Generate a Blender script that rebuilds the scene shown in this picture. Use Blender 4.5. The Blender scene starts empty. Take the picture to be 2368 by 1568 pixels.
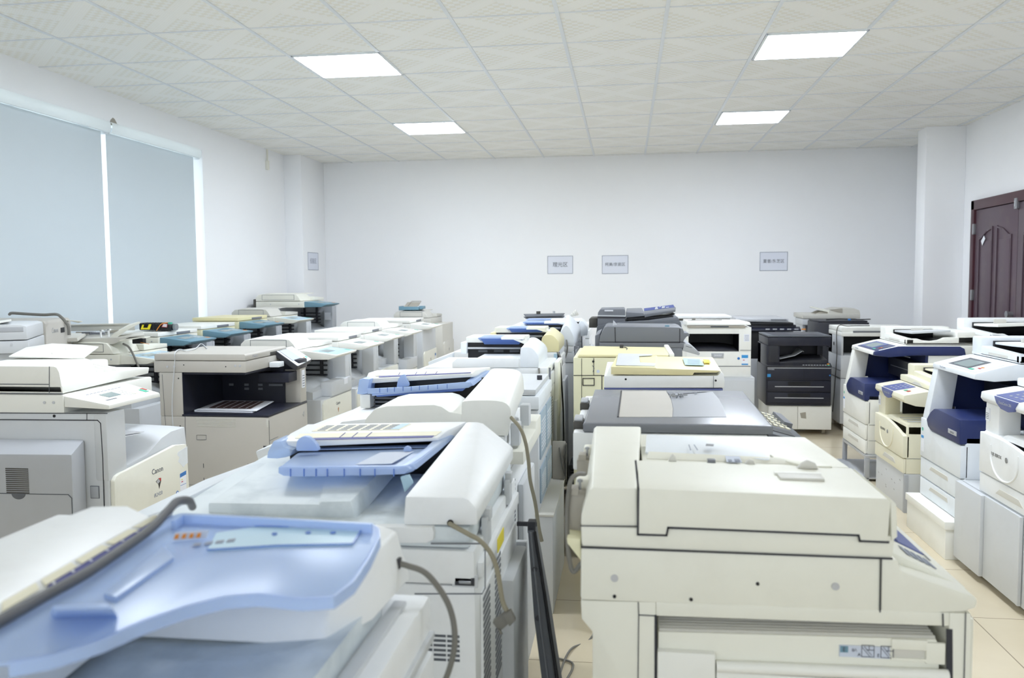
import bpy, bmesh, math, random
from mathutils import Vector, Matrix
random.seed(4)
C = bpy.context.scene.collection
EYE = 1.42            # camera height above the floor, metres
FPX, YAW, PITCH, ROLL = 1945.84, .13476, .07017, -.00844
# ---------------------------------------------------------------- camera
cy, sy = math.cos(YAW), math.sin(YAW)
VF = Vector((-sy*math.cos(PITCH), cy*math.cos(PITCH), -math.sin(PITCH)))
r_ = Vector((cy, sy, 0)); u_ = r_.cross(VF)
VR = r_*math.cos(ROLL)+u_*math.sin(ROLL); VU = -r_*math.sin(ROLL)+u_*math.cos(ROLL)
cam_d = bpy.data.cameras.new('camera'); cam = bpy.data.objects.new('camera', cam_d); C.objects.link(cam)
m3 = Matrix((VR, VU, -VF)).transposed()
cam.matrix_world = Matrix.Translation((0, 0, EYE)) @ m3.to_4x4()
cam_d.sensor_width = 36; cam_d.lens = FPX/2368*36; cam_d.clip_start = .02
cam_d.dof.use_dof = True; cam_d.dof.focus_distance = 3.6; cam_d.dof.aperture_fstop = 5.0
bpy.context.scene.camera = cam
# ---------------------------------------------------------------- world and exposure
S = bpy.context.scene
S.view_settings.view_transform = 'Standard'; S.view_settings.look = 'None'
S.view_settings.exposure = 1.88; S.view_settings.gamma = 1; S.view_settings.use_curve_mapping = False
W = bpy.data.worlds.new('daylight'); S.world = W; W.use_nodes = True
bg = W.node_tree.nodes['Background']; bg.inputs[0].default_value = (.86, .93, 1, 1); bg.inputs[1].default_value = .7
LAMP = 10.5            # strength of the ceiling light panels
S.cycles.max_bounces = 8; S.cycles.diffuse_bounces = 5; S.cycles.glossy_bounces = 3; S.cycles.transmission_bounces = 5
S.cycles.use_denoising = True
S.cycles.sample_clamp_indirect = 6; S.cycles.caustics_reflective = False; S.cycles.caustics_refractive = False

# ---------------------------------------------------------------- materials
MATS = {}
def lin(c):
    return tuple(((v/255+.055)/1.055)**2.4 if v/255 > .04045 else v/255/12.92 for v in c)
def plastic(name, rgb, rough=.42, dirt=.10, scale=6, bump=.0, metal=0, dirtcol=(150, 142, 122)):
    if name in MATS: return MATS[name]
    m = bpy.data.materials.new(name); m.use_nodes = True; N = m.node_tree.nodes; L = m.node_tree.links
    b = N['Principled BSDF']; b.inputs['Roughness'].default_value = rough; b.inputs['Metallic'].default_value = metal
    b.inputs['Specular IOR Level'].default_value = .4
    tc = N.new('ShaderNodeTexCoord')
    n1 = N.new('ShaderNodeTexNoise'); n1.inputs['Scale'].default_value = scale; n1.inputs['Detail'].default_value = 7; n1.inputs['Roughness'].default_value = .62
    L.new(tc.outputs['Object'], n1.inputs['Vector'])
    rp = N.new('ShaderNodeValToRGB'); rp.color_ramp.elements[0].position = .5; rp.color_ramp.elements[1].position = .78
    rp.color_ramp.elements[0].color = (0, 0, 0, 1); rp.color_ramp.elements[1].color = (dirt, dirt, dirt, 1)
    L.new(n1.outputs[0], rp.inputs[0])
    mx = N.new('ShaderNodeMix'); mx.data_type = 'RGBA'
    mx.inputs[6].default_value = (*lin(rgb), 1); mx.inputs[7].default_value = (*lin(dirtcol), 1)
    L.new(rp.outputs[0], mx.inputs[0]); L.new(mx.outputs[2], b.inputs['Base Color'])
    n2 = N.new('ShaderNodeTexNoise'); n2.inputs['Scale'].default_value = 900; L.new(tc.outputs['Object'], n2.inputs['Vector'])
    bp = N.new('ShaderNodeBump'); bp.inputs['Strength'].default_value = .06+bump; bp.inputs['Distance'].default_value = .0005
    L.new(n2.outputs[0], bp.inputs['Height']); L.new(bp.outputs[0], b.inputs['Normal'])
    MATS[name] = m; return m
def emit(name, rgb, s):
    m = bpy.data.materials.new(name); m.use_nodes = True; N = m.node_tree.nodes
    b = N['Principled BSDF']; b.inputs['Base Color'].default_value = (*lin(rgb), 1)
    b.inputs['Emission Color'].default_value = (*lin(rgb), 1); b.inputs['Emission Strength'].default_value = s
    MATS[name] = m; return m
plastic('cream', (235, 234, 222), .42, .10); plastic('ivory', (240, 240, 234), .42, .10)
plastic('blue_grey', (158, 176, 190), .45, .1); plastic('slate_lid', (124, 127, 134), .24, .08); plastic('grey_channel', (160, 163, 169), .35, .05); plastic('aged_cream', (234, 230, 207), .42, .08)
plastic('white', (240, 242, 243), .40, .12); plastic('cool_white', (232, 237, 242), .4, .12)
plastic('light_grey', (206, 209, 212), .45, .10); plastic('mid_grey', (176, 179, 184), .5, .08)
plastic('taupe', (190, 186, 178), .5, .08); plastic('pale_taupe', (208, 206, 198), .45, .08)
plastic('yellowed', (232, 223, 176), .42, .08); plastic('pale_yellow', (228, 224, 190), .42, .08)
plastic('dark_grey', (92, 96, 103), .45, .15); plastic('slate_grey', (118, 121, 128), .45, .10)
plastic('charcoal', (52, 53, 60), .5, .15); plastic('black', (22, 23, 28), .45, .05)
plastic('navy_black', (34, 36, 50), .35, .05); plastic('navy', (38, 50, 100), .3, .05)
plastic('teal_blue', (112, 150, 168), .45, .15); plastic('pale_blue', (175, 205, 222), .35, .1)
plastic('violet_blue', (96, 106, 160), .35, .1); plastic('steel', (170, 172, 176), .32, .1, metal=.8)
plastic('dark_metal', (80, 78, 74), .5, .3, metal=.3); plastic('cord_grey', (118, 116, 110), .5, .2)
plastic('cord_tan', (150, 144, 124), .5, .2); plastic('cord_dark', (92, 93, 96), .5, .1); plastic('cord_black', (40, 42, 44), .5, .05)
plastic('warm_grey', (168, 163, 152), .6, .35); plastic('silver', (196, 198, 202), .3, .05, metal=.3)
plastic('paper', (238, 240, 246), .7, .03); plastic('paper_blue', (205, 212, 226), .75, .03)
plastic('sign_paper', (226, 230, 240), .75, .0); plastic('ink', (84, 88, 100), .7, .0); plastic('ink_soft', (150, 156, 170), .7, .0); plastic('ink_blue', (60, 120, 190), .6, .0)
plastic('sky_blue', (60, 150, 215), .5, .0); plastic('red', (190, 50, 50), .5, .0); plastic('orange', (235, 150, 60), .5, 0)
plastic('green', (90, 190, 160), .5, .0); plastic('yellow', (240, 222, 40), .5, .05); plastic('screen', (130, 146, 146), .15, .0)
plastic('pale_screen', (205, 214, 226), .12, .0); plastic('glass_dark', (70, 76, 84), .08, .0); plastic('button', (214, 216, 214), .45, .0)
plastic('label_cream', (242, 237, 212), .5, .03); plastic('label_violet', (86, 88, 150), .5, .03); plastic('copper', (184, 120, 60), .5, .1)
plastic('stained_white', (222, 230, 234), .55, .55, scale=9, dirtcol=(165, 178, 186))
plastic('brown_print', (84, 62, 62), .6, .3, scale=30)
def blue_plastic(name, rgb, tr, rough, clear=False):
    m = bpy.data.materials.new(name); m.use_nodes = True; N = m.node_tree.nodes; L = m.node_tree.links
    b = N['Principled BSDF']; b.inputs['Base Color'].default_value = (*lin(rgb), 1); b.inputs['Roughness'].default_value = rough
    t = N.new('ShaderNodeBsdfTransparent' if clear else 'ShaderNodeBsdfTranslucent'); t.inputs[0].default_value = (*lin((214, 230, 255) if clear else rgb), 1); mx = N.new('ShaderNodeMixShader'); mx.inputs[0].default_value = tr
    L.new(b.outputs[0], mx.inputs[1]); L.new(t.outputs[0], mx.inputs[2]); L.new(mx.outputs[0], N['Material Output'].inputs[0]); MATS[name] = m
blue_plastic('blue', (204, 223, 250), .42, .28, True); blue_plastic('blue_guide', (186, 208, 243), .25, .3)
blue_plastic('blue_line', (104, 138, 212), .2, .25)

# ---------------------------------------------------------------- mesh kit
def ring_round(pts, r, seg=3):
    if r <= 0: return [tuple(p) for p in pts]
    out = []; n = len(pts)
    for i in range(n):
        p0, p1, p2 = Vector(pts[i-1]), Vector(pts[i]), Vector(pts[(i+1) % n])
        a, b = p0-p1, p2-p1
        if a.length < 1e-6 or b.length < 1e-6: continue
        rr = min(r, a.length*.45, b.length*.45)
        s, e = p1+a.normalized()*rr, p1+b.normalized()*rr
        if a.normalized().dot(b.normalized()) < -.985: out.append(tuple(p1)); continue
        for k in range(seg+1):
            t = k/seg; q = s*(1-t)**2+p1*2*t*(1-t)+e*t*t; out.append(tuple(q))
    return out
def bev(bm, b, seg=2):
    if b > 0:
        es = [e for e in bm.edges if len(e.link_faces) == 2 and e.calc_face_angle(0) > .6]
        if es: bmesh.ops.bevel(bm, geom=es, offset=b, segments=seg, affect='EDGES', clamp_overlap=True, profile=.6)
    return bm
def loft(rings, b=.0, cap=True):
    bm = bmesh.new(); R = [[bm.verts.new(p) for p in r] for r in rings]; n = len(R[0])
    for a, c in zip(R, R[1:]):
        for i in range(n): bm.faces.new((a[i], a[(i+1) % n], c[(i+1) % n], c[i]))
    if cap: bm.faces.new(R[0][::-1]); bm.faces.new(R[-1])
    bmesh.ops.recalc_face_normals(bm, faces=bm.faces)
    return bev(bm, b)
def pry(pts, y0, y1, b=.004, r=0):      # outline in x,z carried along y
    p = ring_round(pts, r); return loft([[(x, y0, z) for x, z in p], [(x, y1, z) for x, z in p]], b)
def prx(pts, x0, x1, b=.004, r=0):      # outline in y,z carried along x
    p = ring_round(pts, r); return loft([[(x0, y, z) for y, z in p], [(x1, y, z) for y, z in p]], b)
def prz(pts, z0, z1, b=.004, r=0):      # outline in x,y carried along z
    p = ring_round(pts, r); return loft([[(x, y, z0) for x, y in p], [(x, y, z1) for x, y in p]], b)
def box(x0, x1, y0, y1, z0, z1, b=.004):
    x0, x1 = min(x0, x1), max(x0, x1); y0, y1 = min(y0, y1), max(y0, y1); z0, z1 = min(z0, z1), max(z0, z1)
    b = min(b, (x1-x0)*.4, (y1-y0)*.4, (z1-z0)*.4)
    return pry([(x0, z0), (x1, z0), (x1, z1), (x0, z1)], y0, y1, b)
def slab(pts, th, b=.002, r=0, up=None):   # a flat plate: outline of 3d points, thickened along its own normal
    P = [Vector(p) for p in pts]; n = Vector((0, 0, 0))
    for i in range(1, len(P)-1): n += (P[i]-P[0]).cross(P[i+1]-P[0])
    n.normalize()
    if up is not None and n.dot(Vector(up)) < 0: n = -n
    if r: P = [Vector(p) for p in ring_round(P, r)]
    return loft([[p-n*th for p in P], [tuple(p) for p in P]], b)
def J(*bms):
    out = bmesh.new(); me = bpy.data.meshes.new('t')
    for b in bms:
        b.to_mesh(me); out.from_mesh(me); b.free()
    bpy.data.meshes.remove(me); return out
def spline(pts, n=10):
    P = [Vector(p) for p in pts]; P = [P[0]*2-P[1]]+P+[P[-1]*2-P[-2]]; out = []
    for i in range(1, len(P)-2):
        a, b, c, d = P[i-1:i+3]
        for k in range(n):
            t = k/n; out.append(.5*((2*b)+(c-a)*t+(2*a-5*b+4*c-d)*t*t+(3*b-a-3*c+d)*t**3))
    out.append(P[-2]); return out
def tube(pts, r, n=8, smooth=True, sides=10):
    P = spline(pts, n) if smooth else [Vector(p) for p in pts]
    rings = []; up = None
    for i, p in enumerate(P):
        t = (P[min(i+1, len(P)-1)]-P[max(i-1, 0)]).normalized()
        if up is None: up = t.orthogonal().normalized()
        up = (up-t*up.dot(t)).normalized(); v = t.cross(up)
        rr = r[i*len(r)//len(P)] if isinstance(r, (list, tuple)) else r
        rings.append([p+(up*math.cos(a)+v*math.sin(a))*rr for a in [2*math.pi*k/sides for k in range(sides)]])
    return loft(rings)
def cyl(c, axis, r, h, sides=20, b=.0, r2=None):
    c = Vector(c); a = {'x': Vector((1, 0, 0)), 'y': Vector((0, 1, 0)), 'z': Vector((0, 0, 1))}[axis] if isinstance(axis, str) else Vector(axis).normalized()
    u = a.orthogonal().normalized(); v = a.cross(u); r2 = r if r2 is None else r2
    A = [2*math.pi*k/sides for k in range(sides)]
    return loft([[c+(u*math.cos(t)+v*math.sin(t))*r for t in A], [c+a*h+(u*math.cos(t)+v*math.sin(t))*r2 for t in A]], b)
def slats(n, f): return J(*[f(k) for k in range(n)])

def obj(name, bm, mat, parent=None, label=None, root=None):
    me = bpy.data.meshes.new(name); bm.to_mesh(me); bm.free()
    me.polygons.foreach_set('use_smooth', [True]*len(me.polygons)); me.set_sharp_from_angle(angle=.75)
    me.materials.append(MATS[mat] if isinstance(mat, str) else mat)
    o = bpy.data.objects.new(name, me); C.objects.link(o)
    if parent is not None: o.parent = parent
    if label: o['label'] = label
    return o
def tag(o, label, cat, group=None):
    o['label'] = label; o['category'] = cat
    if group: o['group'] = group
    return o
def struct(name, bm, mat):
    o = obj(name, bm, mat); o['kind'] = 'structure'; return o
def lettering(name, text, mat, parent, origin, xdir, ydir, size, depth=.0006, squeeze=1, align='CENTER'):
    cu = bpy.data.curves.new(name, 'FONT'); cu.body = text; cu.size = size; cu.extrude = depth; cu.align_x = align; cu.align_y = 'CENTER'
    cu.resolution_u = 2
    t = bpy.data.objects.new(name, cu); C.objects.link(t)
    dg = bpy.context.evaluated_depsgraph_get(); me = bpy.data.meshes.new_from_object(t.evaluated_get(dg))
    bpy.data.objects.remove(t)
    X = Vector(xdir).normalized(); Yd = Vector(ydir).normalized(); Z = X.cross(Yd)
    M = Matrix((X*squeeze, Yd, Z)).transposed().to_4x4(); M.translation = Vector(origin)
    me.transform(M); me.materials.clear(); me.materials.append(MATS[mat])
    o = bpy.data.objects.new(name, me); C.objects.link(o)
    if parent: o.parent = parent
    return o

def ray(x, y): return VF+VR*((x-1184)/FPX)-VU*((y-784)/FPX)
class Thing:
    """a machine or other thing: an Empty on the floor (or its support) with its parts as children; local axes x right, y away, z up"""
    def __init__(s, name, label, cat, loc, rz=0, group=None):
        s.o = bpy.data.objects.new(name, None); C.objects.link(s.o); s.o.empty_display_size = .1
        s.o.location = loc; s.o.rotation_euler = (0, 0, rz); tag(s.o, label, cat, group)
        s.M = Matrix.Translation(loc) @ Matrix.Rotation(rz, 4, 'Z'); s.I = s.M.inverted(); s.E = s.I @ Vector((0, 0, EYE))
    def _hit(s, px, py, ax, v):
        d = s.I.to_3x3() @ ray(px, py); t = (v-s.E[ax])/d[ax]; return s.E+d*t
    def Y(s, x, y, v=0): p = s._hit(x, y, 1, v); return (p.x, p.z)
    def X(s, x, y, v=0): p = s._hit(x, y, 0, v); return (p.y, p.z)
    def Z(s, x, y, v=0): p = s._hit(x, y, 2, v); return (p.x, p.y)
    def yy(s, pts, v=0): return [s.Y(x, y, v) for x, y in pts]
    def xx(s, pts, v=0): return [s.X(x, y, v) for x, y in pts]
    def zz(s, pts, v=0): return [s.Z(x, y, v) for x, y in pts]
    def add(s, name, bm, mat, parent=None, label=None): return obj(name, bm, mat, parent or s.o, label)
    def text(s, *a, **k): return lettering(a[0], a[1], a[2], s.o, *a[3:], **k)
    def casters(s, x0, x1, y0, y1, z=.06):
        for x in (x0, x1):
            for y in (y0, y1):
                s.add('caster', J(cyl((x-.012, y, .025), 'x', .025, .024), box(x-.018, x+.018, y-.012, y+.02, .03, z)), 'black')
# ================================================================ the room
XL, XR, YB, YF, HC = -3.95, 3.3, 10.22, -2.2, 2.889
def grid_nodes(m, size):
    N = m.node_tree.nodes; L = m.node_tree.links
    tc = N.new('ShaderNodeTexCoord'); sp = N.new('ShaderNodeSeparateXYZ'); L.new(tc.outputs['Object'], sp.inputs[0])
    def mth(op, a, b=None, c=None):
        n = N.new('ShaderNodeMath'); n.operation = op
        for i, v in enumerate((a, b, c)):
            if v is None: continue
            if isinstance(v, (int, float)): n.inputs[i].default_value = v
            else: L.new(v, n.inputs[i])
        return n.outputs[0]
    return N, L, tc, sp, mth
# painted walls
wm = plastic('wall_paint', (247, 248, 250), .85, .06, scale=1.2, dirtcol=(205, 208, 212))
# ceiling tiles with a woven relief: diagonal bands and little squares
cm = bpy.data.materials.new('ceiling_tiles'); cm.use_nodes = True
N, L, tc, sp, mth = grid_nodes(cm, .6)
b = N['Principled BSDF']; b.inputs['Roughness'].default_value = .42; b.inputs['Specular IOR Level'].default_value = .35
GX, GY = -3.37711-.0, 4.74729
fu = mth('SUBTRACT', mth('FRACT', mth('DIVIDE', mth('SUBTRACT', sp.outputs[0], GX), .6)), .5)
fv = mth('SUBTRACT', mth('FRACT', mth('DIVIDE', mth('SUBTRACT', sp.outputs[1], GY), .6)), .5)
au, av = mth('ABSOLUTE', fu), mth('ABSOLUTE', fv)
dg = mth('ABSOLUTE', mth('SUBTRACT', au, av))
band = mth('LESS_THAN', dg, .11)
def stripes(v, f, d=.5): return mth('GREATER_THAN', mth('FRACT', mth('MULTIPLY', v, f)), d)
sq = mth('ABSOLUTE', mth('SUBTRACT', stripes(fu, 9), stripes(fv, 9)))
dash = mth('MULTIPLY', stripes(mth('ADD', au, av), 34), stripes(dg, 36, .35))
pat = mth('ADD', mth('MULTIPLY', band, dash), mth('MULTIPLY', mth('SUBTRACT', 1, band), mth('MULTIPLY', sq, .9)))
cr = N.new('ShaderNodeMix'); cr.data_type = 'RGBA'; L.new(pat, cr.inputs[0])
cr.inputs[6].default_value = (*lin((243, 243, 239)), 1); cr.inputs[7].default_value = (*lin((236, 233, 222)), 1)
bm2 = N.new('ShaderNodeMix'); bm2.data_type = 'RGBA'; L.new(mth('MULTIPLY', band, .6), bm2.inputs[0]); L.new(cr.outputs[2], bm2.inputs[6])
bm2.inputs[7].default_value = (*lin((246, 245, 240)), 1); L.new(bm2.outputs[2], b.inputs['Base Color'])
bp = N.new('ShaderNodeBump'); bp.inputs['Strength'].default_value = .5; bp.inputs['Distance'].default_value = .0015; L.new(pat, bp.inputs['Height']); L.new(bp.outputs[0], b.inputs['Normal'])
# polished beige floor tiles
fm = bpy.data.materials.new('floor_tiles'); fm.use_nodes = True
N, L, tc, sp, mth = grid_nodes(fm, .6)
b = N['Principled BSDF']; b.inputs['Roughness'].default_value = .16
fu = mth('FRACT', mth('DIVIDE', mth('ADD', sp.outputs[0], 20.17), .6)); fv = mth('FRACT', mth('DIVIDE', mth('ADD', sp.outputs[1], 20.36), .6))
gr = mth('MAXIMUM', mth('LESS_THAN', fu, .008), mth('LESS_THAN', fv, .008))
nz = N.new('ShaderNodeTexNoise'); nz.inputs['Scale'].default_value = 2.5; nz.inputs['Detail'].default_value = 6; L.new(tc.outputs['Object'], nz.inputs[0])
c1 = N.new('ShaderNodeMix'); c1.data_type = 'RGBA'; L.new(nz.outputs[0], c1.inputs[0]); c1.inputs[6].default_value = (*lin((200, 186, 158)), 1); c1.inputs[7].default_value = (*lin((222, 211, 186)), 1)
c2 = N.new('ShaderNodeMix'); c2.data_type = 'RGBA'; L.new(gr, c2.inputs[0]); L.new(c1.outputs[2], c2.inputs[6]); c2.inputs[7].default_value = (*lin((150, 138, 118)), 1)
L.new(c2.outputs[2], b.inputs['Base Color'])
struct('floor', box(XL-.3, XR+.3, YF-.3, YB+.3, -.1, 0, 0), fm)
# ceiling: real slab with holes for nothing; lights hang flush under it
struct('ceiling', box(XL-.3, XR+.3, YF-.3, YB+.3, HC, HC+.1, 0), cm)
plastic('grid_white', (226, 230, 233), .35, .0)
gb = []
k = -20
while k < 12:
    x = GX+.6*k
    if XL < x < XR: gb.append(box(x-.011, x+.011, YF, YB, HC-.006, HC+.002, .001))
    k += 1
for k in range(-12, 11):
    y = GY+.6*k
    if YF < y < YB: gb.append(box(XL, XR, y-.006, y+.006, HC-.004, HC+.002, .001))
struct('trim_1', J(*gb), 'grid_white')
# walls
struct('wall_back', box(XL-.3, XR+.3, YB, YB+.2, 0, HC, 0), wm)
struct('wall_right', box(XR, XR+.2, YF-.2, YB, 0, HC, 0), wm)
struct('wall_front', J(box(XL-.3, -3.0, YF-.2, YF, 0, HC, 0), box(2.4, XR+.3, YF-.2, YF, 0, HC, 0), box(-3.0, 2.4, YF-.2, YF, 0, .85, 0), box(-3.0, 2.4, YF-.2, YF, 2.55, HC, 0)), wm)  # unseen window opening added behind the camera to let daylight in
wy0, wy1, wz0, wz1 = 3.0, 7.555, .85, 2.66        # window opening
struct('wall_left', J(box(XL-.24, XL, YF-.2, wy0, 0, HC, 0), box(XL-.24, XL, wy1, YB, 0, HC, 0),
                      box(XL-.24, XL, wy0, wy1, 0, wz0, 0), box(XL-.24, XL, wy0, wy1, wz1, HC, 0)), wm)
struct('wall_left_pillar', box(XL, -3.74, 9.47, YB, 0, HC, .004), wm)
struct('wall_right_pillar', box(2.93, XR, 8.87, 9.12, 0, HC, .004), wm)
# windows: aluminium frames with glass, behind the blinds
gm = bpy.data.materials.new('window_glass'); gm.use_nodes = True; N = gm.node_tree.nodes; L = gm.node_tree.links
tb = N.new('ShaderNodeBsdfTransparent'); tb.inputs[0].default_value = (.93, .96, .95, 1); gb_ = N.new('ShaderNodeBsdfGlossy'); gb_.inputs['Roughness'].default_value = .02; mx = N.new('ShaderNodeMixShader'); mx.inputs[0].default_value = .06
L.new(tb.outputs[0], mx.inputs[1]); L.new(gb_.outputs[0], mx.inputs[2]); L.new(mx.outputs[0], N['Material Output'].inputs[0]); MATS['window_glass'] = gm
for i, (a, c) in enumerate(((3.0, 4.5), (4.5, 6.02), (6.02, 7.555))):
    w = struct('window_%d' % (i+1), J(box(XL-.19, XL-.14, a, a+.05, wz0, wz1), box(XL-.19, XL-.14, c-.05, c, wz0, wz1),
                box(XL-.19, XL-.14, a, c, wz0, wz0+.05), box(XL-.19, XL-.14, a, c, wz1-.04, wz1), box(XL-.185, XL-.145, (a+c)/2-.02, (a+c)/2+.02, wz0, wz1)), 'grid_white')
    g = obj('window_pane', box(XL-.17, XL-.164, a+.05, c-.05, wz0+.05, wz1-.04, 0), gm, w)
# roller blinds
def translucent(name, rgb, tr, rough=.8):
    m = bpy.data.materials.new(name); m.use_nodes = True; N = m.node_tree.nodes; L = m.node_tree.links
    out = N['Material Output']; d = N['Principled BSDF']; d.inputs['Base Color'].default_value = (*lin(rgb), 1); d.inputs['Roughness'].default_value = rough
    t = N.new('ShaderNodeBsdfTranslucent'); t.inputs[0].default_value = (*lin(rgb), 1); mx = N.new('ShaderNodeMixShader'); mx.inputs[0].default_value = tr
    L.new(d.outputs[0], mx.inputs[1]); L.new(t.outputs[0], mx.inputs[2]); L.new(mx.outputs[0], out.inputs[0]); MATS[name] = m; return m
translucent('blind_fabric', (214, 223, 228), .12); translucent('blind_cassette', (250, 252, 252), .6)
for (a, c, lb, gl) in ((3.02, 4.66, 'grey roller blind nearest the camera on the left wall, outside most of the view', 0), (4.72, 6.07, 'wide grey-blue roller blind at the left picture edge', 0), (6.13, 7.465, 'grey-blue roller blind beside the bare white wall, right of the bright gap', 0)):
    z1 = 2.585
    t = Thing('roller_blind', lb, 'blind', (XL, (a+c)/2, .8), 0, None)
    h = (c-a)/2; zc_ = z1-.8
    SH = [(.0, zc_-.01), (.02, zc_-.008), (.03, zc_+.01), (.03, zc_+.06), (.02, zc_+.073), (-.01, zc_+.075), (-.01, zc_+.073), (.018, zc_+.071), (.028, zc_+.058), (.028, zc_+.012), (.018, zc_-.006), (.0, zc_-.008)]
    t.add('fabric', box(-.045, -.043, -h, h, .1, z1-.8, 0), 'blind_fabric')
    t.add('cassette', prx([], 0, 0) if False else loft([[(x, -h-.02, z) for x, z in SH], [(x, h+.02, z) for x, z in SH]], 0), 'blind_cassette')
    t.add('bottom_bar', box(-.05, -.036, -h, h, .08, .105, .003), 'grid_white')
    for s_ in (-1, 1): t.add('bracket', box(-.08, .006, s_*(h+.022)-.004, s_*(h+.022)+.004, z1-.8-.02, z1-.8+.08, .002), 'grid_white')
# ceiling lights
for lx in (-2.155, .845):
    for ly in (5.345, 7.745, 2.945):
        near = ly > 5; side = 'left' if lx < 0 else 'right'
        if near: lb = 'lit square ceiling panel, %s pair, %s' % (side, 'nearer and larger one' if ly < 6 else 'smaller one nearer the back wall')
        else: lb = 'lit square ceiling panel above the camera, outside the view, %s row' % side
        t = Thing('ceiling_light', lb, 'ceiling light', (lx+.29, ly+.3, HC), 0)
        t.add('frame', J(box(-.298, .298, -.298, -.283, -.012, .0, .002), box(-.298, .298, .283, .298, -.012, .0, .002), box(-.298, -.283, -.298, .298, -.012, .0, .002), box(.283, .298, -.298, .298, -.012, .0, .002)), 'grid_white')
        if 'lamp' not in MATS: emit('lamp', (236, 244, 255), LAMP)
        t.add('diffuser', box(-.285, .285, -.285, .285, -.009, -.002, 0), 'lamp')
# door: dark red-brown double leaf with a frame, on the right wall
plastic('door_frame_paint', (74, 38, 48), .35, .1); plastic('door_paint', (94, 78, 88), .38, .15)
dz = 2.13; d0, d1 = 8.58, 6.55
t = struct('door_1', J(box(XR-.05, XR+.01, d0-.075, d0, 0, dz, .006), box(XR-.05, XR+.01, d1, d1+.075, 0, dz, .006), box(XR-.05, XR+.01, d1, d0, dz-.09, dz, .006),
      box(XR-.035, XR, d0-.085, d0-.075, 0, dz-.09, .002)), 'door_frame_paint')
mid = 7.63
for (a, c) in ((mid+.003, d0-.08), (d1+.08, mid-.003)):
    w = c-a; pn = [box(XR-.032, XR+.0, a, c, .01, dz-.095, .003)]
    leaf = obj('door_leaf', J(*pn), 'door_paint', t)
    def panel(y0, y1, z0, z1, arch):
        # arched raised moulding
        top = [(y0, z1-.09), (y0+(y1-y0)*.15, z1-.08), (y0+(y1-y0)*.6, z1-.02), (y1, z1)] if arch > 0 else [(y0, z1), (y1-(y1-y0)*.6, z1-.02), (y1-(y1-y0)*.15, z1-.08), (y1, z1-.09)]
        if arch == 0: top = [(y0, z1), (y1, z1)]
        P = [(y0, z0)]+top+[(y1, z0)]
        out = [box(XR-.044, XR-.03, min(p[0], q[0])-.006, max(p[0], q[0])+.006, min(p[1], q[1])-.006, max(p[1], q[1])+.006, .002) if abs(p[0]-q[0]) < .001 or abs(p[1]-q[1]) < .001
               else slab([(XR-.044, p[0], p[1]), (XR-.044, q[0], q[1]), (XR-.044, q[0], q[1]-.016), (XR-.044, p[0], p[1]-.016)], .014, .002, up=(-1, 0, 0)) for p, q in zip(P, P[1:]+P[:1])]
        return J(*out, box(XR-.036, XR-.03, y0+.03, y1-.03, z0+.03, z1-.12, .004))
    g = w*.12; hw = (w-3*g)/2
    for s_, (p, q) in enumerate(((a+g, a+g+hw), (c-g-hw, c-g))):
        obj('raised_panel', panel(p, q, .98, 1.86, 1 if s_ == 0 else -1), 'door_paint', leaf)
        obj('raised_panel', panel(p, q, .15, .86, 0), 'door_paint', leaf)
for z in (.35, 1.24, 1.86): obj('door_hinge', box(XR-.058, XR-.03, d0-.09, d0-.06, z-.05, z+.05, .003), 'steel', t)
obj('door_latch', J(box(XR-.06, XR-.03, mid-.02, mid+.025, 1.98, 2.07, .003), cyl((XR-.062, mid, 2.0), 'z', .008, .05)), 'steel', t)
obj('door_handle', J(cyl((XR-.07, mid+.06, 1.09), 'x', .024, .04), cyl((XR-.08, mid+.06, 1.09), 'x', .03, .012)), 'steel', t)
obj('scratch_mark', slab([(XR-.0445, 8.34, 1.74), (XR-.0445, 8.28, 1.79), (XR-.0445, 8.25, 1.76), (XR-.0445, 8.31, 1.70)], .001, 0, up=(-1, 0, 0)), 'paper', t, 'bare white chip in the paint')
# paper signs
def sign(label, x0, x1, z0, z1, txt, size, wallx=None, Y0=None, Y1=None):
    if wallx is None:
        t = Thing('wall_sign', label, 'sign', ((x0+x1)/2, YB, z0)); w = (x1-x0)/2; h = z1-z0
        t.add('paper_sheet', box(-w, w, -.003, -.0005, 0, h, 0), 'sign_paper'); t.add('plastic_sleeve', J(box(-w, w, -.0045, -.003, 0, .006, 0), box(-w, w, -.0045, -.003, h-.006, h, 0), box(-w, -w+.006, -.0045, -.003, 0, h, 0), box(w-.006, w, -.0045, -.003, 0, h, 0)), 'ink_soft')
        lettering('lettering', txt, 'ink', t.o, (0, -.0042, h*.5), (1, 0, 0), (0, 0, 1), size, .0003)
    else:
        t = Thing('wall_sign', label, 'sign', (wallx, (Y0+Y1)/2, z0)); w = (Y1-Y0)/2; h = z1-z0
        t.add('paper_sheet', box(.0005, .003, -w, w, 0, h, 0), 'sign_paper'); t.add('plastic_sleeve', J(box(.003, .0045, -w, w, 0, .006, 0), box(.003, .0045, -w, w, h-.006, h, 0), box(.003, .0045, -w, -w+.006, 0, h, 0), box(.003, .0045, w-.006, w, 0, h, 0)), 'ink_soft')
        lettering('lettering', txt, 'ink_soft', t.o, (.0042, 0, h*.5), (0, 1, 0), (0, 0, 1), size, .0003)
sign('white paper sign on the back wall reading three large characters', -.943, -.634, 1.488, 1.705, '理光区', .062)
sign('white paper sign on the back wall, middle one, with smaller text and a slash', -.285, .029, 1.482, 1.703, '柯美/京瓷区', .046)
sign('white paper sign on the back wall furthest right, with text and a slash', 1.557, 1.874, 1.50, 1.721, '夏普/东芝区', .046)
sign('white paper sign on the side of the left pillar', 0, 0, 1.558, 1.769, '佳能区', .07, -3.74, 9.607, 9.947)
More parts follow.
